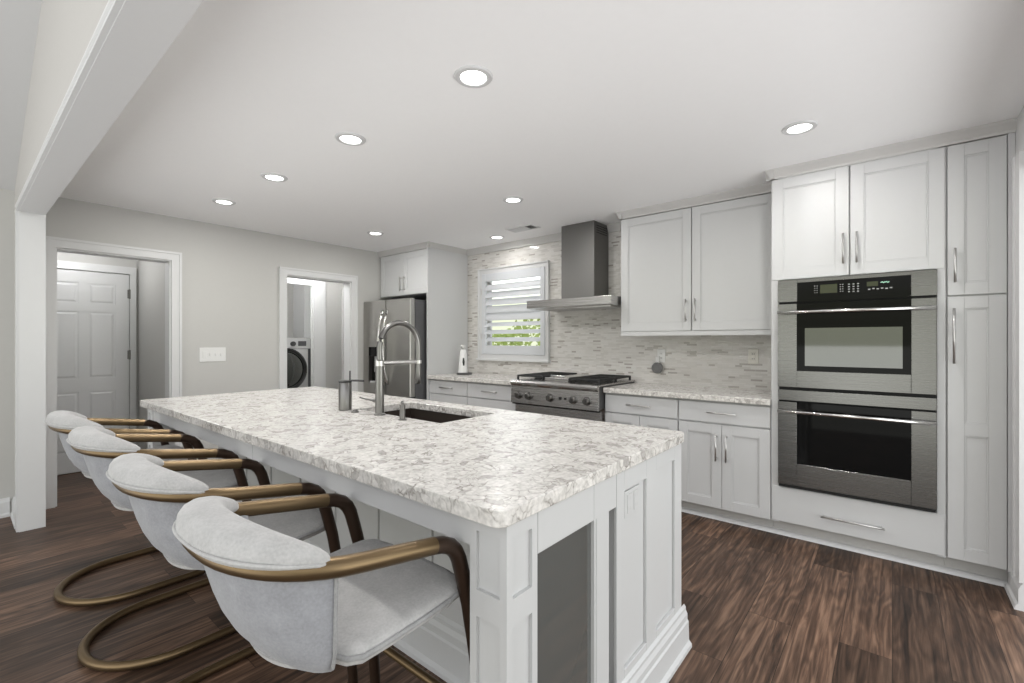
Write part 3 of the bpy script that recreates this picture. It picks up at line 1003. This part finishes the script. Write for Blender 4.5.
t = thing('plantation_shutter', 'white plantation shutter with tilted louvers filling the window', 'shutter', (-3.375, BY, WZ0))
sx0, sx1 = WX0 + 0.004, WX1 - 0.004
bm = B(); sy0, sy1 = BY - 0.030, BY + 0.006
box(bm, sx0, sx0 + 0.058, sy0, sy1, WZ0 + 0.004, WZ1 - 0.004); box(bm, sx1 - 0.058, sx1, sy0, sy1, WZ0 + 0.004, WZ1 - 0.004)
box(bm, sx0 + 0.058, sx1 - 0.058, sy0, sy1, WZ0 + 0.004, WZ0 + 0.108)
box(bm, sx0 + 0.058, sx1 - 0.058, sy0, sy1, WZ1 - 0.098, WZ1 - 0.004)
obj('shutter_frame', bm, M['shut'], t, bevel=0.003)
zs = [1.945, 1.857, 1.769, 1.681, 1.592, 1.503, 1.414, 1.325]
for i, z in enumerate(zs):
    a = math.radians(60 if i < 3 else (76 if i < 5 else 34))
    cy = BY - 0.010
    prof = []
    for k in range(16):
        u = 2 * PI * k / 16
        p, q = 0.044 * math.cos(u), 0.0055 * math.sin(u)
        prof.append((cy - (p * math.cos(a) - q * math.sin(a)), z - (p * math.sin(a) + q * math.cos(a))))
    bm = B(); prism_x(bm, prof, sx0 + 0.060, sx1 - 0.060)
    sobj('louver', bm, M['shut'], t)
for zz in (1.36, 1.90):
    bm = B(); box(bm, sx0 - 0.004, sx0 + 0.012, sy0 - 0.006, sy0, zz - 0.03, zz + 0.03)
    obj('hinge', bm, M['nickel'], t)

bm = B()                                                    # shrubs outside
for i in range(5200):
    x = random.uniform(-8.5, -2.5); h = 1.50 + 0.22 * math.sin(x * 2.3) + 0.12 * math.sin(x * 5.1)
    z = h * (1 - random.random() ** 1.6) if random.random() < 0.75 else random.uniform(0.7, h)
    y = random.uniform(6.1, 6.9)
    s = random.uniform(0.03, 0.07)
    d1_ = Vector((random.gauss(0, 1), random.gauss(0, 1), random.gauss(0, 1))).normalized()
    d2_ = d1_.orthogonal().normalized()
    p = Vector((x, y, z))
    bm.faces.new([bm.verts.new(p + d1_ * s), bm.verts.new(p + d2_ * s * 0.5), bm.verts.new(p - d1_ * s), bm.verts.new(p - d2_ * s * 0.5)])
o = obj('garden_hedge', bm, M['leaf']); tag(o, 'leafy green shrubs seen through the shutter louvers outside the window', 'shrubs', kind='stuff')

# ------------------------------------------------------------------ island
IX0, IX1, IY0, IY1 = -3.80, -0.692, 0.82, 1.972
t = thing('kitchen_island', 'white panelled kitchen island with corner posts, carrying the big quartz top', 'island', (-2.2, 1.5, 0))
KY = 1.235                                          # seating-side wall
bm = B()
box(bm, IX0, IX1 - 0.012, 1.385, IY1 - 0.012, 0.0, 0.69)
box(bm, IX0, -2.43, 1.385, IY1 - 0.012, 0.69, 0.874)
box(bm, -1.57, IX1 - 0.012, 1.385, IY1 - 0.012, 0.69, 0.874)
box(bm, -2.43, -1.57, 1.93, IY1 - 0.012, 0.69, 0.874)
box(bm, -2.43, -1.57, 1.385, 1.40, 0.69, 0.874)
box(bm, IX0, IX1 - 0.012, KY, 1.32, 0.0, 0.874)
box(bm, IX0, IX1 - 0.14, 1.32, 1.385, 0.0, 0.874)
obj('body', bm, M['cab'], t)
bm = B()                                            # battens on the seating-side wall
for i in range(9):
    x = IX0 + 0.1 + i * 0.37
    box(bm, x, x + 0.05, KY - 0.010, KY, 0.17, 0.874)
box(bm, IX0, IX1 - 0.02, KY - 0.010, KY, 0.79, 0.874)
obj('battens', bm, M['cab'], t, bevel=0.001, seg=1)
bm = B()                                            # end of that wall, seen beside the smoked glass
box(bm, IX1 - 0.025, IX1, 1.242, 1.322, 0.0, 0.765)
obj('end_stile', bm, M['cab'], t, bevel=0.0015, seg=1)
bm = B()                                            # aprons under the top
box(bm, IX0 + 0.12, -2.134, IY0 + 0.004, IY0 + 0.024, 0.79, 0.874)
obj('apron', bm, M['cab'], t, bevel=0.0012, seg=1)
bm = B(); box(bm, -2.131, IX1 - 0.121, IY0 + 0.004, IY0 + 0.024, 0.79, 0.874)
obj('apron', bm, M['cab'], t, bevel=0.0012, seg=1)
bm = B(); box(bm, IX1 - 0.02, IX1, IY0 + 0.123, 1.372, 0.762, 0.874)
obj('apron', bm, M['cab'], t, bevel=0.0012, seg=1)


def post(x0, x1, y0, y1):
    """square corner post with recessed panels on its two outer faces"""
    bm = B()
    d = 0.010
    box(bm, x0 + d, x1 - d, y0 + d, y1 - d, 0, 0.874)
    s = 0.022
    zb = [(0, 0.13), (0.625, 0.69), (0.835, 0.874)]
    for xa in (x0, x1 - s):
        for ya in (y0, y1 - s):
            box(bm, xa, xa + s, ya, ya + s, 0, 0.874)
    for a, b in zb:
        box(bm, x0 + s, x1 - s, y0, y0 + d, a, b); box(bm, x0 + s, x1 - s, y1 - d, y1, a, b)
        box(bm, x1 - d, x1, y0 + s, y1 - s, a, b); box(bm, x0, x0 + d, y0 + s, y1 - s, a, b)
    return obj('corner_post', bm, M['cab'], t)


post(IX1 - 0.12, IX1, IY0, IY0 + 0.12)
post(IX0, IX0 + 0.12, IY0, IY0 + 0.12)
# end panel with two sunk panels
bm = B()
ya, yb = 1.376, IY1
x0 = IX1 - 0.012
rec = [(1.432, 1.612, 0.20, 0.800), (1.700, 1.895, 0.20, 0.812)]
ys = sorted({ya, yb, *[p[0] for p in rec], *[p[1] for p in rec]})
for i in range(len(ys) - 1):
    r_ = [p for p in rec if abs(p[0] - ys[i]) < 1e-6]
    if r_:
        box(bm, x0, IX1, ys[i], ys[i + 1], 0, r_[0][2]); box(bm, x0, IX1, ys[i], ys[i + 1], r_[0][3], 0.874)
    else:
        box(bm, x0, IX1, ys[i], ys[i + 1], 0, 0.874)
obj('end_panel', bm, M['cab'], t, bevel=0.0015, seg=1)
bm = B(); box(bm, IX1 - 0.018, IX1 - 0.010, IY0 + 0.115, 1.243, 0.02, 0.765)
obj('smoked_glass_panel', bm, M['smoke'], t)['label'] = 'dark smoked glass panel in the island end'


def base_prof(o, s=1.0):
    return [(0, 0), (o(0.036), 0), (o(0.036), 0.022), (o(0.026), 0.032), (o(0.023), 0.105), (o(0.018), 0.112), (o(0.018), 0.135), (o(0.009), 0.150), (o(0.009), 0.165), (0, 0.175)]
pf = [(0.0, 0.0), (0.034, 0.0), (0.033, 0.014), (0.022, 0.026), (0.020, 0.105), (0.015, 0.112), (0.015, 0.135), (0.008, 0.150), (0.008, 0.162), (0.0, 0.172)]
bm = B(); prism_y(bm, [(IX1 + a, z) for a, z in pf], 1.30, IY1 + 0.03)
obj('base_moulding', bm, M['cab'], t)
bm = B(); prism_x(bm, [(KY - a * 1.05, z * 1.25) for a, z in pf], IX0, IX1 - 0.06)
obj('base_moulding', bm, M['cab'], t)
bm = B()                                            # outlet let into the end panel
px = IX1 - 0.012
box(bm, px, px + 0.006, 1.447, 1.565, 0.700, 0.790)
pl = obj('outlet_plate', bm, M['cab'], t, bevel=0.002)
for yc in (1.480, 1.532):
    bm = B(); box(bm, px + 0.0055, px + 0.0085, yc - 0.017, yc + 0.017, 0.712, 0.778)
    obj('receptacle', bm, M['cab'], pl, bevel=0.001, seg=1)
bm = B()
for yc in (1.480, 1.532):
    for zc in (0.728, 0.762):
        box(bm, px + 0.008, px + 0.009, yc - 0.009, yc - 0.005, zc - 0.006, zc + 0.006); box(bm, px + 0.008, px + 0.009, yc + 0.005, yc + 0.009, zc - 0.006, zc + 0.006)
obj('receptacle_slots', bm, M['lightgrey'], pl)


def slab_with_hole(x0, x1, y0, y1, z0, z1, r, hx0, hx1, hy0, hy1):
    bm = B(); k = 8
    outer = []
    for cx, cy, a0 in ((x1 - r, y0 + r, -PI / 2), (x1 - r, y1 - r, 0), (x0 + r, y1 - r, PI / 2), (x0 + r, y0 + r, PI)):
        outer.append([(cx + r * math.cos(a0 + PI / 2 * i / k), cy + r * math.sin(a0 + PI / 2 * i / k)) for i in range(k + 1)])
    inner = [(hx1, hy0), (hx1, hy1), (hx0, hy1), (hx0, hy0)]
    L = {}
    for z in (z0, z1):
        L[z] = ([[bm.verts.new((x, y, z)) for x, y in c] for c in outer], [bm.verts.new((x, y, z)) for x, y in inner])
        oc, ic = L[z]
        for c in range(4):
            for i in range(k):
                bm.faces.new((oc[c][i], oc[c][i + 1], ic[c]))
            bm.faces.new((oc[c][k], oc[(c + 1) % 4][0], ic[(c + 1) % 4], ic[c]))
    of = [[v for c in L[z][0] for v in c] for z in (z0, z1)]
    n = len(of[0])
    for i in range(n):
        bm.faces.new((of[0][i], of[0][(i + 1) % n], of[1][(i + 1) % n], of[1][i]))
    for i in range(4):
        bm.faces.new((L[z0][1][i], L[z0][1][(i + 1) % 4], L[z1][1][(i + 1) % 4], L[z1][1][i]))
    return bm


SX0, SX1, SY0, SY1 = -2.365, -1.645, 1.465, 1.855
o = obj('island_countertop', slab_with_hole(-3.83, -0.678, 0.782, 1.987, 0.875, 0.915, 0.03, SX0, SX1, SY0, SY1), M['quartz'], bevel=0.003)
tag(o, 'large pale speckled quartz island countertop with a sink cut into it', 'countertop')

t = thing('kitchen_sink', 'dark undermount sink set in the island countertop', 'sink', (-2.0, 1.66, 0.70))
bm = B(); x0, x1, y0, y1 = SX0 - 0.004, SX1 + 0.004, SY0 - 0.004, SY1 + 0.004
w = 0.012
box(bm, x0 - w, x0, y0 - w, y1 + w, 0.70, 0.874); box(bm, x1, x1 + w, y0 - w, y1 + w, 0.70, 0.874)
box(bm, x0, x1, y0 - w, y0, 0.70, 0.874); box(bm, x0, x1, y1, y1 + w, 0.70, 0.874)
box(bm, x0 - w, x1 + w, y0 - w, y1 + w, 0.692, 0.70)
obj('basin', bm, M['sink'], t)
bm = B(); lathe(bm, -2.0, 1.72, [(0.045, 0.700), (0.045, 0.703), (0.03, 0.703), (0.028, 0.701)])
obj('drain', bm, M['nickel'], t)

# spring-arm faucet
fx, fy = -2.075, 1.425
t = thing('kitchen_faucet', 'tall gooseneck pull-down faucet in brushed steel beside the island sink', 'faucet', (fx, fy, 0.915))
bm = B(); lathe(bm, fx, fy, [(0.030, 0.9155), (0.030, 0.921), (0.0235, 0.925), (0.0225, 1.16), (0.020, 1.20), (0.015, 1.205)])
sobj('column', bm, M['fsteel'], t)
R_ = 0.1275; zc = 1.275
pts = [(fx, fy, 1.195), (fx, fy, 1.24)] + [(fx, fy + R_ - R_ * math.cos(PI * i / 18), zc + R_ * math.sin(PI * i / 18)) for i in range(19)] + [(fx, fy + 2 * R_, 1.22), (fx, fy + 2 * R_, 1.20)]
bm = B(); tube(bm, pts, 0.0155, 14)
sobj('spout', bm, M['fsteel'], t, 60)
bm = B(); lathe(bm, fx, fy + 2 * R_, [(0.013, 1.06), (0.0165, 1.065), (0.0165, 1.14), (0.0135, 1.16), (0.0135, 1.205)], 18)
sobj('spray_head', bm, M['fsteel'], t)
bm = B(); tube(bm, [(fx, fy, 1.185), (fx, fy + 2 * R_, 1.185)], 0.012, 10, ry=0.011); lathe(bm, fx, fy + 2 * R_, [(0.019, 1.176), (0.019, 1.194)], 18); lathe(bm, fx, fy, [(0.0245, 1.172), (0.0245, 1.198)], 18)
sobj('docking_arm', bm, M['nickel'], t)
bm = B(); tube(bm, [(fx - 0.02, fy, 0.985), (fx - 0.05, fy, 0.985)], 0.011, 12); tube(bm, [(fx - 0.045, fy, 0.985), (fx - 0.06, fy - 0.005, 0.988), (fx - 0.15, fy - 0.02, 0.998)], 0.006, 10)
sobj('lever', bm, M['fsteel'], t, 60)

# stainless cylinder with slim spout, soap pump, button
cx, cy = -2.375, 1.405
t = thing('soap_canister', 'brushed steel cylinder with a short side spout, left of the faucet', 'dispenser', (cx, cy, 0.915))
bm = B(); lathe(bm, cx, cy, [(0.033, 0.9155), (0.0355, 0.918), (0.0355, 1.068), (0.034, 1.07)])
sobj('canister', bm, M['fsteel'], t)
bm = B(); lathe(bm, cx, cy, [(0.0362, 1.0705), (0.0362, 1.078), (0.030, 1.082)])
sobj('lid', bm, M['black'], t)
bm = B(); cyl(bm, (cx + 0.012, cy + 0.022, 1.08), (cx + 0.012, cy + 0.022, 1.135), 0.0045, 8)
tube(bm, [(cx + 0.02, cy + 0.02, 1.080), (cx + 0.03, cy + 0.06, 1.078), (cx + 0.038, cy + 0.095, 1.074)], 0.006, 8)
sobj('spout', bm, M['dgrey'], t, 60)

cx, cy = -1.855, 1.405
t = thing('soap_dispenser', 'short brushed steel pump dispenser at the sink edge, right of the faucet', 'dispenser', (cx, cy, 0.915))
bm = B(); lathe(bm, cx, cy, [(0.022, 0.9155), (0.022, 0.919), (0.0145, 0.922), (0.0135, 0.985), (0.014, 0.99)], 20)
sobj('pump', bm, M['fsteel'], t)
bm = B(); tube(bm, [(cx + 0.008, cy - 0.005, 0.992), (cx - 0.03, cy + 0.02, 0.995), (cx - 0.075, cy + 0.055, 0.992)], 0.0085, 10)
sobj('nozzle', bm, M['fsteel'], t, 60)
bm = B(); lathe(bm, -2.25, 1.39, [(0.021, 0.9155), (0.021, 0.921), (0.015, 0.923), (0.014, 0.930), (0.012, 0.932)], 20)
o = sobj('air_switch', bm, M['fsteel']); tag(o, 'small round steel push button on the island top between canister and faucet', 'button')


# ------------------------------------------------------------------ counter chairs
def zring(y):
    return 0.81 + (0.73 - y) * 0.165


def make_chair(cx, label):
    t = thing('bar_chair', label, 'chair', (cx, 0.55, 0), 'bar chairs along the island')
    R = 0.25; D = 0.225; yc = 0.55; PW = 2 / 2.4

    def sup(th, a, b):
        """squarish half-round in plan: th = 0 at the rear, +-90 deg at the sides"""
        sn, cs = math.sin(th), math.cos(th)
        return (math.copysign(abs(sn) ** PW, sn) * a, yc - math.copysign(abs(cs) ** PW, cs) * b)

    def ring_pt(th, off=0.0):
        x, y = sup(th, R + off, D + off)
        return (cx + x, y, zring(sup(th, R, D)[1]))
    bm = B()
    pts = [(cx - R, y, zring(y)) for y in (0.735, 0.68, 0.62)]
    pts += [ring_pt(math.radians(a)) for a in range(-90, 91, 9)]
    pts += [(cx + R, y, zring(y)) for y in (0.62, 0.68, 0.735)]
    tube(bm, pts, 0.0205, 16)
    sobj('arm_rail', bm, M['brass'], t, 60)
    for s in (-1, 1):
        bm = B()
        x = cx + s * R
        p = [(x, 0.733, zring(0.733)), (x, 0.762, 0.803), (x, 0.788, 0.791), (x, 0.806, 0.772), (x, 0.818, 0.748), (x, 0.829, 0.71),
             (x, 0.853, 0.62), (x, 0.875, 0.50), (x + s * 0.004, 0.895, 0.36), (x + s * 0.010, 0.912, 0.22), (x + s * 0.016, 0.922, 0.10),
             (x + s * 0.02, 0.922, 0.055), (x + s * 0.023, 0.910, 0.032), (x + s * 0.026, 0.888, 0.021)]
        tube(bm, p, 0.0203, 14, radii=[1.0] * 5 + [0.98, 0.95, 0.92, 0.9, 0.88, 0.86, 0.86, 0.86, 0.86])
        sobj('leg', bm, M['bronze'], t, 60)
    bm = B()
    Rb = 0.276; yb = 0.615
    p = [(cx - Rb, y, 0.0192) for y in (0.89, 0.80, 0.70)]
    p += [(cx + Rb * math.sin(math.radians(a)), yb - Rb * math.cos(math.radians(a)), 0.0192) for a in range(-90, 91, 9)]
    p += [(cx + Rb, y, 0.0192) for y in (0.70, 0.80, 0.89)]
    tube(bm, p, 0.0178, 14)
    sobj('sled_base', bm, M['brass'], t, 60)
    bm = B(); tube(bm, [(cx - R - 0.005, 0.905, 0.29), (cx + R + 0.005, 0.905, 0.29)], 0.0125, 12)
    sobj('footrest', bm, M['brass'], t, 60)
    # upholstered tub: wraps the rear half, tapering to the seat
    prof = [(0.0, 0.0), (0.10, 0.006), (0.26, 0.016), (0.44, 0.030), (0.60, 0.046), (0.74, 0.066), (0.86, 0.093), (0.94, 0.125), (0.985, 0.165), (1.0, 0.222)]
    bm = B()
    N = 30
    rows = []
    zb = 0.594
    for f, ins in prof:
        row = []
        for i in range(N + 1):
            th = math.radians(-78 + 156 * i / N)
            side = abs(math.sin(th)) ** 3
            k = ins * (1 - side) + (0.010 * f + (0.0 if f < 0.8 else (f - 0.8) * 0.09)) * side
            x, y = sup(th, max(0.01, R - 0.010 - k), max(0.01, D - 0.010 - k * 0.94))
            zt = ring_pt(th)[2] - 0.012
            row.append(bm.verts.new((cx + x, y, zt + (zb + 0.018 * side - zt) * f)))
        rows.append(row)
    for A, Q in zip(rows, rows[1:]):
        for i in range(N):
            bm.faces.new((A[i], A[i + 1], Q[i + 1], Q[i]))
    edges = [[r_[k_].co.copy() for r_ in rows] for k_ in (0, N)]
    bk = sobj('backrest', bm, M['fabb'], t, 80, solid=0.022)
    for e_ in edges:
        bm = B(); tube(bm, e_[:8], 0.0045, 8)
        obj('piping', bm, M['pipe'], bk, smooth=True)
    # seat cushion
    def seat_ring(k, z):
        out = []
        hw = 0.160 * k
        for i in range(25):
            th = math.radians(-90 + 180 * i / 24)
            out.append((cx + hw * math.sin(th), 0.52 - 0.085 * k * math.cos(th), z))
        front = [(0.205, 0.535), (0.226, 0.56), (0.231, 0.62), (0.234, 0.72), (0.233, 0.80), (0.226, 0.848), (0.200, 0.876), (0.13, 0.886), (0.0, 0.888)]
        rt = [(cx + x * k, yc + (y - yc) * (1 - (1 - k) * 0.6), z) for x, y in front]
        lf = [(2 * cx - x, y, zz) for x, y, zz in rt[:-1]][::-1]
        return [(x, y, z_ - (0.885 - y) * 0.075) for x, y, z_ in out + rt + lf]
    bm = B()
    rings = []
    for k, z in ((0.95, 0.630), (0.985, 0.633), (1.0, 0.640), (1.0, 0.650), (0.985, 0.658), (0.95, 0.665), (0.86, 0.669), (0.6, 0.671), (0.25, 0.672)):
        rings.append([bm.verts.new(p_) for p_ in seat_ring(k, z)])
    n = len(rings[0])
    for A, Q in zip(rings, rings[1:]):
        for j in range(n):
            bm.faces.new((A[j], A[(j + 1) % n], Q[(j + 1) % n], Q[j]))
    bm.faces.new(rings[0][::-1]); bm.faces.new(rings[-1])
    st = sobj('seat', bm, M['fab'], t, 70)
    bm = B(); tube(bm, seat_ring(1.008, 0.650), 0.006, 8, closed=True)
    obj('piping', bm, M['pipe'], st, smooth=True)
    # bolster lapped over the rear of the rail
    bm = B()
    N = 40
    pr = []
    for i in range(N + 1):
        a = -74 + 148 * i / N
        th = math.radians(a)
        k = 0.22 + 0.78 * max(0.0, 1 - (abs(a) / 74) ** 2.5) ** 0.72
        ctr = Vector(ring_pt(th, -0.020 * k))
        ctr.z += 0.010 + 0.014 * k
        out = Vector((math.sin(th), -math.cos(th), 0))
        row = []
        for j in range(16):
            u = 2 * PI * j / 16
            cu, su = math.cos(u), math.sin(u)
            w_ = 0.045 * k + 0.004
            h_ = (0.040 if su > 0 else 0.026) * k + 0.004
            sx = math.copysign(abs(cu) ** 0.8, cu); sz = math.copysign(abs(su) ** 0.8, su)
            row.append(bm.verts.new(ctr + out * (sx * w_) + Vector((0, 0, sz * h_))))
        pr.append(row)
    for A, Q in zip(pr, pr[1:]):
        for j in range(16):
            bm.faces.new((A[j], A[(j + 1) % 16], Q[(j + 1) % 16], Q[j]))
    bm.faces.new(pr[0][::-1]); bm.faces.new(pr[-1])
    bo = sobj('bolster', bm, M['fab'], t, 80)
    bm = B()
    pp = []
    for i in range(N + 1):
        a = -72 + 144 * i / N
        th = math.radians(a)
        k = 0.22 + 0.78 * max(0.0, 1 - (abs(a) / 74) ** 2.5) ** 0.72
        q_ = ring_pt(th, 0.027 * k + 0.002)
        pp.append((q_[0], q_[1], q_[2] + 0.008 + 0.012 * k))
    tube(bm, pp, 0.0042, 8)
    obj('seam', bm, M['fab'], bo, smooth=True)
    return t


chair = make_chair(-1.10, 'grey upholstered brass-framed bar chair nearest the camera, at the near end of the island')
for cx, lab in ((-1.775, 'grey upholstered brass-framed bar chair second from the near end of the island'),
                (-2.545, 'grey upholstered brass-framed bar chair third from the near end of the island'),
                (-3.245, 'grey upholstered brass-framed bar chair farthest along the island, nearest the six-panel door')):
    c = chair.copy(); C.objects.link(c); c.location = (cx, 0.55, 0); c['label'] = lab
    for ch in list(chair.children):
        k = ch.copy(); C.objects.link(k); k.parent = c
        for g in ch.children:
            q = g.copy(); C.objects.link(q); q.parent = k

# ------------------------------------------------------------------ things on the counter and walls
cx, cy = -3.865, 3.80
t = thing('countertop_appliance', 'slim white upright appliance with round top on a dark base, beside the window', 'appliance', (cx, cy, 0.915))
bm = B(); lathe(bm, cx + 0.01, cy, [(0.088, 0.9155), (0.09, 0.92), (0.09, 0.932), (0.08, 0.938)])
sobj('base', bm, M['dgrey'], t)
bm = B(); lathe(bm, cx - 0.01, cy, [(0.056, 0.936), (0.054, 0.96), (0.048, 1.06), (0.042, 1.15), (0.036, 1.19), (0.028, 1.205)])
sobj('body', bm, M['plast'], t)
bm = B(); lathe(bm, cx - 0.01, cy, [(0.012, 1.20), (0.014, 1.215), (0.026, 1.222), (0.030, 1.240), (0.024, 1.256), (0.01, 1.262)])
sobj('knob', bm, M['nickel'], t)
bm = B(); tube(bm, [(cx + 0.030, cy - 0.030, 1.02), (cx + 0.028, cy - 0.030, 1.06), (cx + 0.024, cy - 0.028, 1.11)], 0.014, 12, radii=[0.6, 1, 0.6])
sobj('window_strip', bm, M['black'], t, 60)


def outlet(x, z, label, m, name='wall_outlet'):
    t = thing(name, label, 'outlet', (x, BY, z))
    bm = B(); box(bm, x - 0.038, x + 0.038, BY - 0.007, BY, z - 0.06, z + 0.06)
    obj('cover_plate', bm, m, t, bevel=0.003)
    bm = B(); box(bm, x - 0.017, x + 0.017, BY - 0.0095, BY - 0.006, z - 0.034, z + 0.034)
    obj('receptacle', bm, m, t, bevel=0.002)
    bm = B()
    for zc in (z - 0.019, z + 0.019):
        for dx in (-0.007, 0.007):
            box(bm, x + dx - 0.002, x + dx + 0.002, BY - 0.0105, BY - 0.009, zc - 0.006, zc + 0.006)
    obj('slots', bm, M['slot'], t)
    return t


outlet(-1.625, 1.17, 'white wall outlet on the tiles just above the round grey speaker', M['plast'])
outlet(-0.865, 1.18, 'ivory wall outlet on the tiles near the oven cabinet', M['ivory'])
t = thing('smart_speaker', 'round grey puck speaker hanging below the left outlet on the tiled wall', 'speaker', (-1.65, BY - 0.03, 1.06))
bm = B(); tube(bm, [(-1.65, BY - 0.014, 1.06), (-1.65, BY - 0.020, 1.06), (-1.65, BY - 0.042, 1.06), (-1.65, BY - 0.05, 1.06)], 0.050, 28, radii=[0.85, 1, 1, 0.85])
sobj('speaker_body', bm, M['knit'], t)
bm = B(); box(bm, -1.668, -1.632, BY - 0.03, BY - 0.011, 1.10, 1.165); cyl(bm, (-1.65, BY - 0.001, 1.06), (-1.65, BY - 0.016, 1.06), 0.03)
obj('holder', bm, M['plast'], t, bevel=0.004)

t = thing('light_switch', 'white four-gang switch plate on the greige wall between the two doorways', 'switch', (LX, 1.60, 1.17))
bm = B(); box(bm, LX, LX + 0.007, 1.49, 1.715, 1.105, 1.242)
obj('cover_plate', bm, M['plast'], t, bevel=0.003)
for i in range(4):
    y = 1.533 + i * 0.046
    bm = B(); box(bm, LX + 0.006, LX + 0.010, y - 0.016, y + 0.016, 1.140, 1.207) if i == 0 else box(bm, LX + 0.006, LX + 0.016, y - 0.006, y + 0.006, 1.160, 1.187)
    obj('toggle', bm, M['plast'], t, bevel=0.0015, seg=1)

# ceiling lights
lights = [(-1.39, 1.425, 'recessed ceiling light nearest the camera, above the middle of the island'),
          (-2.348, 1.422, 'recessed ceiling light second in the row above the island'),
          (-3.304, 1.419, 'recessed ceiling light third in the row above the island'),
          (-4.199, 1.406, 'recessed ceiling light fourth and farthest in the row above the island, near the left wall'),
          (-4.19, 2.826, 'recessed ceiling light in front of the refrigerator'),
          (-2.35, 2.862, 'recessed ceiling light in front of the range hood'),
          (-3.328, 3.778, 'recessed ceiling light close to the window, left of the ceiling vent'),
          (-0.382, 2.868, 'recessed ceiling light in front of the oven cabinet')]
for x, y, lab in lights:
    t = thing('recessed_light', lab, 'ceiling light', (x, y, CZ), 'recessed ceiling lights')
    bm = B()
    n = 32
    pr = [(0.055, CZ - 0.004), (0.058, CZ - 0.009), (0.078, CZ - 0.008), (0.084, CZ - 0.001)]
    rings = [[bm.verts.new((x + r * math.cos(2 * PI * j / n), y + r * math.sin(2 * PI * j / n), z)) for j in range(n)] for r, z in pr]
    for A, Q in zip(rings, rings[1:]):
        for j in range(n):
            bm.faces.new((A[j], A[(j + 1) % n], Q[(j + 1) % n], Q[j]))
    sobj('trim_ring', bm, M['trim'], t)
    bm = B(); lathe(bm, x, y, [(0.056, CZ - 0.0045), (0.056, CZ - 0.001)], 32)
    obj('lens', bm, M['glow'], t)
    lamp('downlight', 'AREA', (0, 0, -0.012), LAMP_W * (0.35 if y > 3.5 else 1.0), 0.11, (1, 0.985, 0.96), parent=t)

t = thing('ceiling_vent', 'white louvered air vent in the ceiling beside the range hood', 'vent', (-2.87, 3.645, CZ))
x0, x1, y0, y1 = -3.03, -2.70, 3.565, 3.725
bm = B()
for a in ((x0, x1, y0, y0 + 0.018), (x0, x1, y1 - 0.018, y1), (x0, x0 + 0.018, y0 + 0.018, y1 - 0.018), (x1 - 0.018, x1, y0 + 0.018, y1 - 0.018)):
    box(bm, a[0], a[1], a[2], a[3], CZ - 0.008, CZ - 0.0005)
obj('vent_frame', bm, M['trim'], t)
bm = B(); box(bm, x0 + 0.018, x1 - 0.018, y0 + 0.018, y1 - 0.018, CZ - 0.002, CZ - 0.0006)
obj('duct_opening', bm, M['slot'], t)
for i in range(16):
    x = x0 + 0.03 + i * 0.018
    s = 1 if i < 11 else -1
    bm = B(); prism_y(bm, [(x - s * 0.007, CZ - 0.0085), (x + s * 0.006, CZ - 0.0025), (x + s * 0.008, CZ - 0.0025), (x - s * 0.005, CZ - 0.0085)], y0 + 0.018, y1 - 0.018)
    obj('slat', bm, M['trim'], t)

# ------------------------------------------------------------------ washer in the laundry room
t = thing('washing_machine', 'front-loading washing machine with a dark round door, seen through the second doorway', 'washing machine', (-6.5, 2.74, 0))
wx = -6.12
wy0, wy1 = 2.44, 3.13
bm = B(); box(bm, wx - 0.7, wx - 0.02, wy0, wy1, 0.02, 1.335)
obj('cabinet', bm, M['fside'], t, bevel=0.01)
bm = B(); box(bm, wx - 0.021, wx, wy0 + 0.004, wy1 - 0.06, 0.40, 1.20)
obj('front', bm, M['lightgrey'], t, bevel=0.004)
bm = B(); box(bm, wx - 0.021, wx - 0.003, wy0 + 0.004, wy1 - 0.06, 0.02, 0.39)
obj('pedestal', bm, M['lightgrey'], t, bevel=0.004)
bm = B(); box(bm, wx - 0.021, wx + 0.006, wy0 + 0.004, wy1 - 0.03, 1.205, 1.34)
cpn = obj('control_panel', bm, M['lightgrey'], t, bevel=0.003)
bm = B(); cyl(bm, (wx + 0.005, 2.86, 1.27), (wx + 0.03, 2.86, 1.27), 0.032)
obj('dial', bm, M['dgrey'], cpn, smooth=False)
bm = B(); box(bm, wx + 0.004, wx + 0.008, 2.93, 3.04, 1.24, 1.305)
obj('display', bm, M['fside'], cpn)
dcy, dcz = 2.755, 0.93
bm = B(); n = 40
rings = [[bm.verts.new((wx + dx, dcy + r * math.cos(2 * PI * j / n), dcz + r * math.sin(2 * PI * j / n))) for j in range(n)]
         for r, dx in ((0.285, 0.0), (0.285, 0.04), (0.27, 0.05), (0.245, 0.045), (0.24, 0.02))]
for A, Q in zip(rings, rings[1:]):
    for j in range(n):
        bm.faces.new((A[j], A[(j + 1) % n], Q[(j + 1) % n], Q[j]))
dr = sobj('door', bm, M['black'], t)
bm = B()
rings = [[bm.verts.new((wx + dx, dcy + r * math.cos(2 * PI * j / n), dcz + r * math.sin(2 * PI * j / n))) for j in range(n)]
         for r, dx in ((0.242, 0.025), (0.20, 0.045), (0.12, 0.06), (0.03, 0.066))]
for A, Q in zip(rings, rings[1:]):
    for j in range(n):
        bm.faces.new((A[j], A[(j + 1) % n], Q[(j + 1) % n], Q[j]))
bm.faces.new(rings[-1])
sobj('door_glass', bm, M['owin'], dr)
